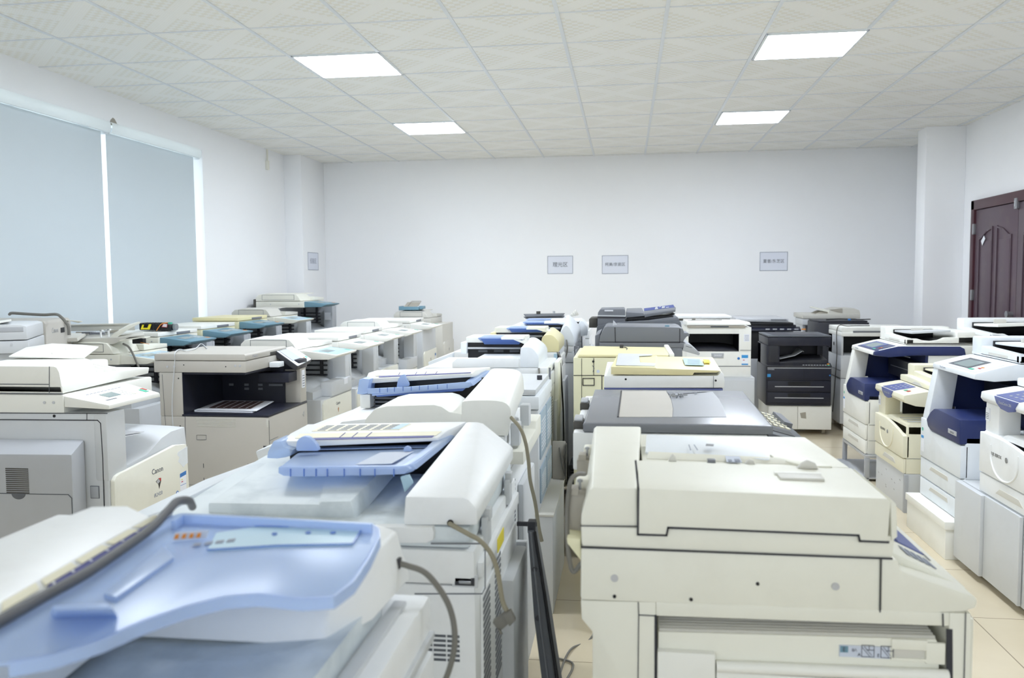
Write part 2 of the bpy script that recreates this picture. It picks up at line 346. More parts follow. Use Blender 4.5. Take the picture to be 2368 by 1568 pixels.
# cord pull switch near the ceiling on the left wall
t = Thing('pull_cord_switch', 'small cream box hanging on a cord high on the left wall', 'switch', (XL, 8.985, 2.66))
t.add('housing', box(0, .03, -.02, .02, 0, .1, .004), 'cream'); t.add('conduit', J(box(0, .014, .012, .03, .09, .229, .002), tube([(.012, -.01, .1), (.014, -.012, .15), (.01, -.006, .229)], .003)), 'cream')
t = Thing('plaster_patch', 'rough grey cement patch above the blinds on the left wall', 'wall patch', (XL, 6.165, 2.64))
t.add('patch', prx([(-.05, 0), (.05, 0), (.045, .03), (.02, .055), (0, .062), (-.03, .04)], -.001, .004, .001), 'warm_grey')
# ================================================================ helpers for machine panels
def strip(pts, n, w=.003, th=.0012, closed=False):
    n = Vector(n); P = [Vector(p) for p in pts]; out = []
    if closed: P.append(P[0])
    for p, q in zip(P, P[1:]):
        d = (q-p)
        if d.length < 1e-5: continue
        d.normalize(); s = d.cross(n).normalized()*w/2; p2, q2 = p-d*w*.4, q+d*w*.4
        out.append(loft([[p2-s-n*.0004, p2+s-n*.0004, q2+s-n*.0004, q2-s-n*.0004], [p2-s+n*th, p2+s+n*th, q2+s+n*th, q2-s+n*th]]))
    return J(*out)
def sY(t, px, y, w=.003, closed=False): return strip([(a[0], y, a[1]) for a in t.yy(px, y)], (0, -1, 0), w, closed=closed)
def sX(t, px, x, w=.003, sign=1, closed=False): return strip([(x, a[0], a[1]) for a in t.xx(px, x)], (sign, 0, 0), w, closed=closed)
def pY(t, px, y, th, b=.002, r=0): return pry(t.yy(px, y), y, y+th, b, r)          # outline seen on a plane facing the near side
def pX(t, px, x, th, b=.002, r=0): return prx(t.xx(px, x), x, x+th, b, r)
def pZ(t, px, z, th, b=.002, r=0): return prz(t.zz(px, z), z-th, z, b, r)
def P3(t, x, y, yl): a = t.Y(x, y, yl); return (a[0], yl, a[1])
def Q3(t, x, y, zl): a = t.Z(x, y, zl); return (a[0], a[1], zl)
def screws(t, pts, y, r=.006, mat='silver', name='screw'):
    for x, yy_ in pts:
        a = t.Y(x, yy_, y); t.add(name, cyl((a[0], y+.001, a[1]), (0, -1, 0), r, .003, 14), mat)
def holes(t, pts, y, r=.004): screws(t, pts, y, r, 'black', 'screw_hole')
def louvreY(x0, x1, z0, z1, y, n, gap=.5):
    h = (z1-z0)/n; return J(*[box(x0, x1, y-.0015, y+.001, z0+h*k, z0+h*(k+gap), 0) for k in range(n)])
def louvreX(y0, y1, z0, z1, x, n, gap=.5, s=1):
    h = (z1-z0)/n; return J(*[box(x, x+.0015*s, y0, y1, z0+h*k, z0+h*(k+gap), 0) for k in range(n)])
COP = 'photocopier'

# ================================================================ C2: white copier with the blue feeder tray in the centre foreground
def blue_feeder(t, N, F, y1, lid, tray, rim, cap, hm, mouth):
    """feeder: hinge housing lofted from near outline N to far outline F, top lid, blue tray"""
    h = t.add('feeder_housing', loft([[P3(t, x, y, 0) for x, y in N], [P3(t, x, y, y1) for x, y in F]], .006), hm)
    return h
t = Thing('photocopier', 'white copier, centre foreground, with pale blue feeder tray and tan cord hanging at its corner', COP, (-.285, 1.55, 0))
D = .67
t.add('body', J(box(-D, 0, 0, .58, .06, .835, .008)), 'white')
t.casters(-D+.05, -.05, .06, .5)
t.add('scanner_unit', J(box(-D-.0, .0, -.004, .6, .837, .905, .008)), 'white')
t.add('platen_cover', J(box(-D+.02, -.01, 0, .59, .907, .95, .01), prx([(.0, .95), (.58, .95), (.58, .975), (.3, .968)], -D+.03, -.5, .008)), 'stained_white')
t.add('control_panel', loft([[(-D-.16, .05, .80), (-D, .05, .84), (-D, .05, .95), (-D-.18, .05, .885)], [(-D-.16, .57, .80), (-D, .57, .84), (-D, .57, .95), (-D-.18, .57, .885)]], .008), 'cool_white')
# handle flap under the housing
t.add('cover_handle', pry(t.yy([(870, 1218), (1000, 1220), (1004, 1232), (1002, 1250), (985, 1257), (900, 1257)], -.012), -.012, .05, .004), 'white')
N_ = [(932, 1216), (936, 1148), (1070, 1150), (1084, 1155), (1105, 1177), (1104, 1216)]
F_ = [(1040, 1062), (1079, 975), (1104, 975), (1117, 978), (1187, 1034), (1187, 1062)]
M_ = [(994, 1125), (1010, 1062), (1096, 1063), (1112, 1068), (1152, 1096), (1151, 1126)]
H = t.add('feeder_housing', loft([[P3(t, x, y, 0) for x, y in N_], [P3(t, x, y, .56) for x, y in F_]], .007), 'white')
# exit bed
t.add('exit_tray', J(loft([[P3(t, x, y, .04) for x, y in ((480, 1215), (480, 1162), (738, 1166), (742, 1160), (812, 1158), (826, 1207))],
                    [P3(t, x, y, .33) for x, y in ((560, 1110), (620, 1068), (700, 1070), (760, 1066), (905, 1064), (915, 1100))]], .01)), 'stained_white')
# feeder body, dark mouth, lid
zt = t.Y(900, 1000, .46)[1]
xl, xr = t.Y(652, 1020, .40)[0], t.Y(1010, 1012, .40)[0]
zl = t.Y(652, 1026, .40)[1]
t.add('feeder_body', box(xl+.01, xr+.06, .42, .565, .95, zl-.006, .004), 'black')
t.add('feeder_rear_panel', box(xl, xr+.08, .555, .585, .95, zl+.012, .006), 'white')
LD = t.add('feeder_lid', loft([[P3(t, 640, 1036, .385), P3(t, 650, 1021, .385), P3(t, 672, 1002, .43), P3(t, 712, 981, .56), P3(t, 700, 1010, .56)],
                               [P3(t, 1012, 1020, .385), P3(t, 1012, 1013, .385), P3(t, 1035, 996, .43), P3(t, 1079, 975, .56), P3(t, 1075, 1005, .56)]], .003), 'white')
def on_lid(a, b_, c_, d_, lift=.001):  # quad between the lid's near edge (385) and second edge (.43)
    return slab([P3(t, *a, .385), P3(t, *b_, .385), P3(t, *c_, .43), P3(t, *d_, .43)], .001, 0, up=(0, 0, 1))
def mixp(p, q, k): return tuple(p[i]+(q[i]-p[i])*k for i in range(3))
def lidq(u0, u1, v0, v1, e=.0012):
    A, B, Cc, Dd = P3(t, 650, 1021, .385), P3(t, 1012, 1013, .385), P3(t, 1035, 996, .43), P3(t, 672, 1002, .43)
    f = lambda u, v: tuple(Vector(mixp(mixp(A, B, u), mixp(Dd, Cc, u), v))+Vector((0, -e*.5, e)))
    return slab([f(u0, v0), f(u1, v0), f(u1, v1), f(u0, v1)], .001, 0, up=(0, 0, 1))
t.add('instruction_label', lidq(.07, .97, .32, .88), 'label_cream', LD)
t.add('instruction_label', lidq(.16, .96, .08, .30), 'label_violet', LD)
for u in (.36, .44, .53): t.add('size_mark', lidq(u, u+.004, .3, .9, .002), 'label_violet', LD)
def lidt(u0, u1, v0, v1, e=.0012):
    A, B, Cc, Dd = P3(t, 672, 1002, .43), P3(t, 1035, 996, .43), P3(t, 1079, 975, .56), P3(t, 712, 981, .56)
    f = lambda u, v: tuple(Vector(mixp(mixp(A, B, u), mixp(Dd, Cc, u), v))+Vector((0, 0, e)))
    return slab([f(u0, v0), f(u1, v0), f(u1, v1), f(u0, v1)], .001, 0, up=(0, 0, 1))
t.add('printed_label', lidt(.12, .68, .15, .8), 'label_cream', LD)
t.add('printed_text', J(*[lidt(.15+.07*k, .15+.07*k+.05, .2+.12*j, .25+.12*j, .002) for k in range(7) for j in range(5)]), 'ink_soft', LD)
t.add('blue_tag', lidt(.62, .67, .2, .8, .002), 'pale_blue', LD)
# blue tray
def tray(name_parts=True):
    z0 = P3(t, 645, 1082, .14); z1 = P3(t, 930, 1082, .14)
    top = [P3(t, 645, 1084, .14), P3(t, 650, 1078, .16), P3(t, 690, 1046, .39), P3(t, 1000, 1036, .39), P3(t, 955, 1078, .15), P3(t, 935, 1084, .13)]
    return slab(top, .012, .003, r=.012, up=(0, 0, 1))
TR = t.add('feeder_tray', tray(), 'blue', None, 'translucent blue paper tray')
t.add('tray_rim', loft([[P3(t, 925, 1098, .125), P3(t, 925, 1080, .125), P3(t, 955, 1073, .15), P3(t, 965, 1085, .15)],
                        [P3(t, 985, 1060, .30), P3(t, 985, 1034, .30), P3(t, 1012, 1030, .30), P3(t, 1014, 1045, .30)],
                        [P3(t, 1025, 1010, .50), P3(t, 1018, 1003, .50), P3(t, 1050, 1001, .50), P3(t, 1054, 1010, .50)]], .003), 'blue', TR)
t.add('tray_front_edge', pry(t.yy([(643, 1080), (940, 1078), (950, 1086), (935, 1097), (870, 1100), (690, 1103), (655, 1101), (643, 1095)], .125), .125, .14, .003), 'blue', TR)
for x in (672, 703, 731, 757, 796, 833, 867, 911): t.add('tray_rib', sY(t, [(x, 1085), (x, 1101)], .124, .0022), 'blue_line', TR)
t.add('tray_side_wing', pry(t.yy([(617, 1060), (619, 1045), (632, 1020), (650, 1020), (656, 1034), (678, 1040), (672, 1054), (660, 1058), (640, 1061)], .36), .36, .44, .003), 'blue', TR)
t.add('tray_floor_label', slab([P3(t, 822, 1074, .155), P3(t, 905, 1072, .155), P3(t, 957, 1044, .335), P3(t, 880, 1046, .335)], .001, 0, up=(0, 0, 1)), 'paper_blue', TR)
t.add('paper_guide', pry(t.yy([(684, 1043), (686, 1020), (697, 1010), (712, 1010), (722, 1018), (730, 1026), (738, 1043)], .33), .33, .345, .002, .006), 'blue_guide', TR)
t.add('paper_guide', pry(t.yy([(932, 1044), (935, 1034), (942, 1032), (949, 1036), (951, 1044)], .33), .33, .34, .002, .003), 'blue_guide', TR)
t.add('tray_floor', slab([P3(t, 690, 1040, .392), P3(t, 1000, 1033, .392), P3(t, 1000, 1028, .42), P3(t, 690, 1036, .42)], .002, 0, up=(0, 0, 1)), 'blue_guide', TR)
t.add('tray_support', pry(t.yy([(925, 1103), (945, 1098), (955, 1118), (935, 1140)], .12), .12, .13, .002), 'pale_blue')
# near side details
t.add('seam', J(sY(t, [(998, 1257), (1122, 1257)], -.0045, .003), sY(t, [(960, 1373), (1115, 1373), (1122, 1360), (1122, 1262)], -.0005, .0022)), 'slate_grey')
a, b_ = t.Y(1045, 1329), t.Y(1105, 1359)
sk = t.add('socket', J(box(a[0], b_[0], -.0015, .002, b_[1], a[1], .001)), 'light_grey')
t.add('socket_opening', J(box(a[0]+.006, b_[0]-.006, -.004, .0, b_[1]+.004, a[1]-.004, .001)), 'charcoal', sk)
t.add('socket_connector', box(a[0]+.014, b_[0]-.012, -.006, 0, b_[1]+.008, a[1]-.009, .002), 'steel', sk)
a, b_ = t.Y(940, 1467), t.Y(1097, 1532)
t.add('vent', J(*[box(x, x+.024, -.0015, .001, b_[1]+h, b_[1]+h+.0045, 0) for x in [a[0]+.027*k for k in range(int((b_[0]-a[0])/.027))] for h in [k*.0095 for k in range(6)]]), 'dark_grey')
# rear face (toward the aisle)
t.add('rear_rail', J(box(0, .012, .02, .57, .845, .875, .003), box(.0, .006, .05, .56, .3, .80, .004)), 'white')
for y_ in (.10, .42): t.add('hinge', J(box(-.005, .008, y_, y_+.05, .88, .94, .003), box(-.004, .012, y_+.012, y_+.04, .93, .955, .003)), 'light_grey')
t.add('vent', louvreX(.05, .13, .45, .8, .006, 26), 'slate_grey'); t.add('vent', louvreX(.2, .28, .55, .82, .006, 20), 'slate_grey')
t.add('warning_sticker', box(.012, .0135, .20, .29, .835, .865, 0), 'yellow')
t.add('rear_cover', J(box(0, .035, .30, .56, .10, .74, .012), box(0, .03, .58, .6, .1, .74, .004)), 'light_grey')
cd = t.add('signal_cord', tube([P3(t, 1040, 1211, -.002), P3(t, 1052, 1218, -.018), P3(t, 1085, 1236, -.025), P3(t, 1112, 1252, -.03), P3(t, 1138, 1285, -.03), P3(t, 1152, 1330, -.03), P3(t, 1162, 1390, -.03), P3(t, 1175, 1418, -.03)], .0047), 'cord_tan')
t.add('cord_plug', J(slab([P3(t, 1138, 1440, -.04), P3(t, 1165, 1420, -.04), P3(t, 1180, 1440, -.04), P3(t, 1155, 1462, -.04)], .018, .002, up=(0, -1, 0)),
                     slab([P3(t, 1163, 1423, -.043), P3(t, 1180, 1412, -.043), P3(t, 1192, 1436, -.043), P3(t, 1178, 1450, -.043)], .014, .002, up=(0, -1, 0)),
                     slab([P3(t, 1152, 1455, -.046), P3(t, 1158, 1460, -.046), P3(t, 1162, 1468, -.046), P3(t, 1155, 1466, -.046)], .005, 0, up=(0, -1, 0))), 'cord_grey', cd)
t.add('cord_hole', cyl(P3(t, 1042, 1209, .001), (0, -1, 0), .0065, .003, 14), 'black')

# ================================================================ C1: nearest white copier, bottom left, turned toward the camera
t = Thing('photocopier', 'nearest white copier, bottom left, with a huge pale blue feeder tray', COP, (-.62, .95, 0))
c1 = t
L = lambda x, y, z: (x+.62, y-.95, z)
bx0, bx1, by0, by1 = -.36, .322, -.38, .31
t.add('body', J(box(bx0, bx1, by0, by1, .06, .84, .01)), 'white'); t.casters(bx0+.06, bx1-.06, by0+.05, by1-.05)
t.add('scanner_unit', J(box(bx0, bx1-.004, by0, by1, .842, .93, .012)), 'white')
t.add('scanner_edge_trim', J(box(bx1-.05, bx1-.03, by0+.01, by1-.05, .93, .937, .003), box(bx1-.006, bx1+.003, by0, by1-.01, .862, .875, .002)), 'light_grey')
t.add('control_panel', loft([[(bx0+.05, by0-.14, .84), (bx0+.05, by0, .87), (bx0+.05, by0, .93), (bx0+.05, by0-.16, .90)], [(bx1-.02, by0-.14, .84), (bx1-.02, by0, .87), (bx1-.02, by0, .93), (bx1-.02, by0-.16, .90)]], .008), 'cool_white')
# stained platen cover with a shallow well
n = 24; rings = []
for i in range(n+1):
    y = by0+.02+(by1-.10-by0-.02)*i/n; r = []
    for k in range(n+1):
        x = bx0+.02+(bx1-.055-bx0-.02)*k/n; u = k/n; v = i/n
        dip = .016*math.exp(-((u-.55)/.28)**4-((v-.55)/.32)**4); lip = .006*max(0, (u-.86)/.14)**2
        r.append((x, y, .962-dip+lip))
    rings.append(r)
bm = bmesh.new(); V = [[bm.verts.new(p) for p in r] for r in rings]
for i in range(n):
    for k in range(n): bm.faces.new((V[i][k], V[i][k+1], V[i+1][k+1], V[i+1][k]))
for edge in ([V[0][k] for k in range(n+1)], [V[i][n] for i in range(n+1)], [V[n][k] for k in range(n, -1, -1)], [V[i][0] for i in range(n, -1, -1)]):
    lo = [bm.verts.new((v.co.x, v.co.y, .932)) for v in edge]
    for a_, b2, c_, d_ in zip(edge, edge[1:], lo[1:], lo): bm.faces.new((a_, d_, c_, b2))
bmesh.ops.recalc_face_normals(bm, faces=bm.faces)
t.add('platen_cover', bm, 'stained_white', None, 'white cover marked with dull stains')
# rear housing
t.add('feeder_housing', J(loft([[(-.30, .05, .955), (-.30, .07, 1.0), (-.30, .12, 1.045), (-.30, .29, 1.045), (-.30, .31, .955)],
                              [(.24, .05, .955), (.24, .07, 1.0), (.24, .12, 1.045), (.24, .29, 1.045), (.24, .31, .955)],
                              [(bx1-.045, .14, .955), (bx1-.05, .15, 1.0), (bx1-.055, .17, 1.036), (bx1-.05, .285, 1.036), (bx1-.035, .305, .955)]], .006)), 'white')
t.add('cord_hole', box(bx1-.052, bx1-.040, .26, .272, .985, 1.0, .001), 'charcoal')
# feeder box at the left with its label stripe
zt = 1.10
a = [Q3(t, 215, 1168, zt), Q3(t, 300, 1166, zt), Q3(t, 352, 1192, zt-.004), Q3(t, 0, 1393, zt-.004), Q3(t, -260, 1540, zt-.004), Q3(t, -560, 1540, zt), Q3(t, -80, 1280, zt)]
t.add('feeder_cover', J(loft([[(p[0], p[1], .965) for p in a], [(p[0], p[1], zt-.012) for p in a], [tuple(Vector(p)*.97+Vector((sum(q[0] for q in a)/7, sum(q[1] for q in a)/7, zt))*.03) for p in a]], .004)), 'white')
LP = t.add('feeder_lid', slab([Q3(t, 352, 1192, zt-.003), Q3(t, 402, 1186, zt-.012), Q3(t, 0, 1438, zt-.012), Q3(t, -250, 1585, zt-.012), Q3(t, -262, 1538, zt-.003), Q3(t, 0, 1391, zt-.003)], .008, .002, up=(0, 0, 1)), 'white')
def lq(u0, u1, v0, v1, e=.001):
    A, B, Cc, Dd = [Vector(q) for q in (Q3(t, 352, 1192, zt-.003), Q3(t, 402, 1186, zt-.012), Q3(t, 0, 1438, zt-.012), Q3(t, 0, 1391, zt-.003))]
    f = lambda u, v: (A*(1-u)+Dd*u)*(1-v)+(B*(1-u)+Cc*u)*v+Vector((0, 0, e))
    return slab([f(u0, v0), f(u1, v0), f(u1, v1), f(u0, v1)], .001, 0, up=(0, 0, 1))
for k in range(5): t.add('size_label', lq(.02+k*.2, .02+k*.2+.17, .12, .62), 'label_cream', LP)
t.add('violet_stripe', lq(.0, .78, .66, .98), 'label_violet', LP)
for k in range(6): t.add('stripe_mark', lq(.25+.1*k, .26+.1*k, .72, .88, .002), 'paper', LP)
t.add('feeder_inside', box(-.20, -.05, -.24, .16, .95, 1.05, .01), 'navy_black')
# blue tray
zz = 1.085
out = [(385, 1195), (420, 1186), (560, 1192), (700, 1200), (850, 1209), (873, 1220), (876, 1240), (852, 1290), (815, 1345), (770, 1378), (700, 1382), (600, 1372), (520, 1378), (430, 1400), (330, 1435), (230, 1478), (120, 1512), (20, 1530), (-120, 1545), (-160, 1480), (0, 1440), (150, 1350), (300, 1255)]
TR = t.add('feeder_tray', pZ(t, out, zz, .004, .001), 'blue', None, 'large translucent blue paper tray')
def path3(px, z): return [Q3(t, x, y, z) for x, y in px]
def wall_along(px, z, h, w=.004):
    p = [Vector(q) for q in path3(px, z)]; P = p; out_ = []
    rings = []
    for i, q in enumerate(P):
        d = (P[min(i+1, len(P)-1)]-P[max(i-1, 0)]).normalized(); s = Vector((d.y, -d.x, 0))*w/2
        rings.append([q-s-Vector((0, 0, h)), q+s-Vector((0, 0, h)), q+s, q-s])
    return loft(rings)
t.add('tray_skirt', J(wall_along([(860, 1212), (874, 1222), (876, 1240), (852, 1290), (815, 1345), (770, 1378), (700, 1382), (600, 1372), (520, 1378), (430, 1400), (330, 1435), (230, 1478), (120, 1512), (20, 1530)], zz, .014)), 'blue', TR)
t.add('tray_rear_wall', J(wall_along([(400, 1205), (425, 1190), (560, 1196), (700, 1203), (860, 1211)], zz+.012, .018, .006)), 'blue', TR)
t.add('tray_label_plate', pZ(t, [(500, 1232), (590, 1218), (838, 1222), (815, 1258), (640, 1262), (480, 1272)], zz+.002, .002, 0), 'pale_blue', TR)
t.add('plate_outline', strip([Q3(t, x, y, zz+.002) for x, y in [(590, 1218), (838, 1222), (815, 1258), (640, 1262), (480, 1272)]], (0, 0, 1), .0016), 'blue_line', TR)
for x, y in ((635, 1238), (713, 1235), (770, 1235)): q = Q3(t, x, y, zz+.001); t.add('rivet', cyl(q, 'z', .0035, .003, 12), 'blue_line', TR)
t.add('guide_rail', J(slab([Q3(t, 240, 1372, zz+.006), Q3(t, 268, 1380, zz+.006), Q3(t, 402, 1288, zz+.004), Q3(t, 380, 1262, zz+.004)], .006, .001, up=(0, 0, 1)), ), 'blue_guide', TR)
t.add('paper_guide', loft([[Q3(t, 112, 1420, zz), Q3(t, 118, 1400, zz+.034), Q3(t, 250, 1395, zz+.034), Q3(t, 262, 1418, zz)],
                           [Q3(t, 125, 1432, zz), Q3(t, 128, 1412, zz+.032), Q3(t, 262, 1407, zz+.032), Q3(t, 276, 1428, zz)]], .003), 'blue_guide', TR)
t.add('warning_label', slab([Q3(t, 398, 1252, zz+.001), Q3(t, 478, 1245, zz+.001), Q3(t, 484, 1226, zz+.012), Q3(t, 404, 1232, zz+.012)], .001, 0, up=(0, -1, 1)), 'paper_blue', TR)
t.add('warning_marks', J(*[slab([Q3(t, 402+k*17, 1247-k, zz+.004), Q3(t, 412+k*17, 1246-k, zz+.004), Q3(t, 414+k*17, 1236-k, zz+.010), Q3(t, 406+k*17, 1237-k, zz+.010)], .001, 0, up=(0, -1, 1)) for k in range(4)]), 'orange', TR)
t.add('tray_print', J(*[pZ(t, [(445+k*26, 1262-k*3), (463+k*26, 1260-k*3), (467+k*26, 1254-k*3), (450+k*26, 1256-k*3)], zz+.003, .001, 0) for k in range(4)]), 'ink_soft', TR)
cd = t.add('signal_cord', tube([(bx1-.048, .265, .992), (bx1-.03, .268, .988), (bx1+.0, .275, .972), (bx1+.03, .285, .92), (bx1+.037, .287, .86), (bx1+.02, .285, .80), (bx1-.01, .318, .77), (bx1-.04, .322, .765)], .0047), 'cord_grey')
# thick grey cord lying over that feeder
t = Thing('power_cord', 'thick dark grey cord lying along the label strip of the nearest copier', 'cord', (-.76, 1.0, 1.08))
t.add('cable', tube([Q3(t, 445, 1172, .0), Q3(t, 436, 1158, .02), Q3(t, 410, 1160, .028), Q3(t, 388, 1182, .024), Q3(t, 350, 1222, .016), Q3(t, 290, 1265, .013), Q3(t, 200, 1325, .013), Q3(t, 100, 1380, .013), Q3(t, 0, 1436, .013), Q3(t, -120, 1500, .012), Q3(t, -220, 1570, .0)], .0062), 'cord_dark')

# ================================================================ D1: cream copier, right foreground
t = Thing('photocopier', 'large cream copier filling the right foreground, side toward the camera', COP, (-.078, 1.45, 0))
d1 = t
x0 = t.Y(1343, 1300)[0]; xs = t.Y(2037, 1300)[0]; W_ = .58
t.add('scanner_unit', pry(t.yy([(1343, 1267), (2037, 1291), (2035, 1416), (1342, 1388)]), 0, W_, .006), 'cream')
AR = t.add('control_panel', pry(t.yy([(2039, 1291), (2074, 1293), (2084, 1321), (2250, 1378), (2262, 1388), (2258, 1407), (2225, 1416), (2140, 1418), (2037, 1416)]), 0, .10, .005), 'cream')
A_, B_, C_, D_ = t.Y(2074, 1290), t.Y(2262, 1385), t.Y(2258, 1410), t.Y(2037, 1416)
t.add('panel_slope', pry([(xs+.002, A_[1]), (A_[0], A_[1]-.002), (B_[0], B_[1]), (C_[0], C_[1]), (D_[0], D_[1])], .05, W_, .004), 'cream', AR)
sl = Vector((B_[0]-A_[0], 0, B_[1]-A_[1])).normalized()
def onp(u, y, e=.001): p = Vector((A_[0], y, A_[1]))+sl*u; return tuple(p+Vector((-sl.z, 0, sl.x))*e)
def panq(u0, u1, y0, y1, e=.001, th=.001): return slab([onp(u0, y0, e), onp(u1, y0, e), onp(u1, y1, e), onp(u0, y1, e)], th, 0, up=(0, 0, 1))
t.add('display_surround', panq(.008, .115, .18, .56, .0015, .002), 'violet_blue', AR)
t.add('display', panq(.015, .055, .20, .46, .0025), 'glass_dark', AR)
t.add('display_edge', J(panq(.058, .062, .18, .46, .003), ), 'navy', AR)
t.add('panel_print', J(*[panq(.05+.012*k, .058+.012*k, .09, .14, .0012) for k in range(5)]), 'ink_soft', AR)
t.add('panel_notch', J(panq(.115, .118, .15, .2, .0015)), 'slate_grey', AR)
# base strip of the lid
cy_ = .0
t.add('platen_cover', pry(t.yy([(1343, 1216), (2070, 1240), (2066, 1290), (2058, 1292), (1345, 1264)]), 0, W_, .005), 'cream')
HS = t.add('feeder_housing', loft([[P3(t, x, y, 0) for x, y in ((1343, 1217), (1344, 1192), (1362, 1133), (1372, 1127), (1473, 1129), (1475, 1218))],
                              [P3(t, x, y, W_) for x, y in ((1372, 1060), (1372, 1040), (1373, 990), (1380, 985), (1482, 986), (1484, 1060))]], .005), 'cream')
hz = t.Y(1476, 1130)[1]; ax = t.Y(1478, 1130)[0]; bxx = t.Y(2060, 1150)[0]
CVp = [(1476, 1234), (1540, 1237), (1545, 1219), (1984, 1237), (1988, 1250), (2053, 1253), (2060, 1160), (2052, 1153), (1492, 1130), (1478, 1131)]
dp = t.Z(1480, 1066, hz)[1]
CV = t.add('feeder_cover', loft([[P3(t, x, y, -.004) for x, y in CVp], [(p[0], .0+.06 if False else .06, p[1]) for p in t.yy(CVp, -.004)],
                                 [(p[0], dp, max(p[1], hz-.02) if p[1] < hz-.03 else p[1]) for p in t.yy(CVp, -.004)]], .005), 'cream')
t.add('feeder_cover_edge', pry([(bxx+.002, t.Y(2060, 1250)[1]), (bxx+.011, t.Y(2060, 1240)[1]), (bxx+.008, t.Y(2060, 1165)[1]), (bxx-.002, t.Y(2060, 1152)[1])], -.004, dp, .002), 'cream', CV)
t.add('cover_gap', J(sY(t, [(1470, 1066), (1476, 1130), (1475, 1236), (1541, 1238), (1545, 1220), (1985, 1238), (1988, 1251), (2054, 1254)], -.0035, .0035)), 'charcoal')
t.add('cover_grip', J(box(t.Y(1830, 1130)[0], t.Y(1940, 1130)[0], dp*.45, dp*.62, hz-.004, hz+.0012, .001)), 'pale_taupe', CV)
t.add('cover_grip_edge', J(box(t.Y(1825, 1130)[0], t.Y(1945, 1130)[0], dp*.62, dp*.66, hz-.004, hz+.002, .001)), 'ivory', CV)
# trays behind the cover
q = lambda x, y, z=hz: Q3(t, x, y, z)
t.add('feeder_bed', J(loft([[(ax+.01, dp+.002, hz-.05), (bxx-.01, dp+.002, hz-.05), (bxx-.01, dp+.002, hz-.004), (ax+.01, dp+.002, hz-.004)], [(ax+.01, W_, hz-.05), (bxx-.02, W_, hz-.05), (bxx-.02, W_, hz-.012), (ax+.01, W_, hz-.012)]], .003)), 'cream')
t.add('original_tray', loft([[q(1495, 1061, hz-.004), q(1905, 1077, hz-.004), q(1905, 1079, hz-.01), q(1495, 1063, hz-.01)],
                             [q(1500, 1044, hz+.004), q(1790, 1058, hz+.006), q(1790, 1062, hz-.004), q(1500, 1048, hz-.006)]], .001), 'cream')
TP = t.add('document_tray', slab([q(1492, 1046, hz+.002), q(1783, 1062, hz+.004), q(1765, 1035, hz+.012), q(1742, 1014, hz+.02), q(1495, 1004, hz+.016)], .005, .002, r=.01, up=(0, 0, 1)), 'cool_white')
t.add('tray_slot', J(slab([q(1632, 1030, hz+.0185), q(1650, 1031, hz+.0185), q(1651, 1027, hz+.0185), q(1633, 1026, hz+.0185)], .001, 0, up=(0, 0, 1))), 'slate_grey', TP)
t.add('tray_scratches', J(slab([q(1596, 1040, hz+.012), q(1598, 1040, hz+.012), q(1594, 1028, hz+.015), q(1592, 1028, hz+.015)], .001, 0, up=(0, 0, 1)), slab([q(1612, 1040, hz+.012), q(1614, 1040, hz+.012), q(1606, 1028, hz+.016), q(1604, 1028, hz+.016)], .001, 0, up=(0, 0, 1))), 'ink_soft', TP)
t.add('bed_slot', box(t.Z(1634, 1062, hz)[0], t.Z(1652, 1062, hz)[0], dp+.005, dp+.02, hz-.006, hz+.004, .001), 'slate_grey')
def fin(x, y, w, h):
    p = Vector(q(x, y, hz)); return loft([[p+Vector((-w, 0, -.004)), p+Vector((w, 0, -.004)), p+Vector((w*.7, 0, h*.6)), p+Vector((0, 0, h)), p+Vector((-w*.5, 0, h*.5))], [p+Vector((-w, .012, -.004)), p+Vector((w, .012, -.004)), p+Vector((w*.7, .012, h*.6)), p+Vector((0, .012, h)), p+Vector((-w*.5, .012, h*.5))]], .0015)
t.add('paper_guide', fin(1555, 1067, .009, .014), 'pale_taupe'); t.add('paper_guide', fin(1868, 1080, .02, .012), 'pale_taupe'); t.add('paper_guide', fin(1735, 1070, .01, .006), 'pale_taupe')
t.add('instruction_label', slab([q(1680, 1068, hz+.001), q(1716, 1069, hz+.001), q(1710, 1055, hz+.006), q(1677, 1054, hz+.005)], .001, 0, up=(0, 0, 1)), 'paper_blue')
t.add('label_drawing', J(slab([q(1685, 1066, hz+.003), q(1693, 1066, hz+.003), q(1691, 1062, hz+.004), q(1683, 1062, hz+.004)], .001, 0, up=(0, 0, 1)), slab([q(1700, 1066, hz+.003), q(1712, 1066, hz+.003), q(1709, 1061, hz+.005), q(1698, 1061, hz+.005)], .001, 0, up=(0, 0, 1))), 'ink_soft')
t.add('tray_arm', J(slab([q(1860, 1077, hz-.001), q(1925, 1077, hz-.001), q(1900, 1058, hz+.004), q(1780, 1050, hz+.006), q(1790, 1058, hz+.004)], .006, .002, up=(0, 0, 1))), 'cream')
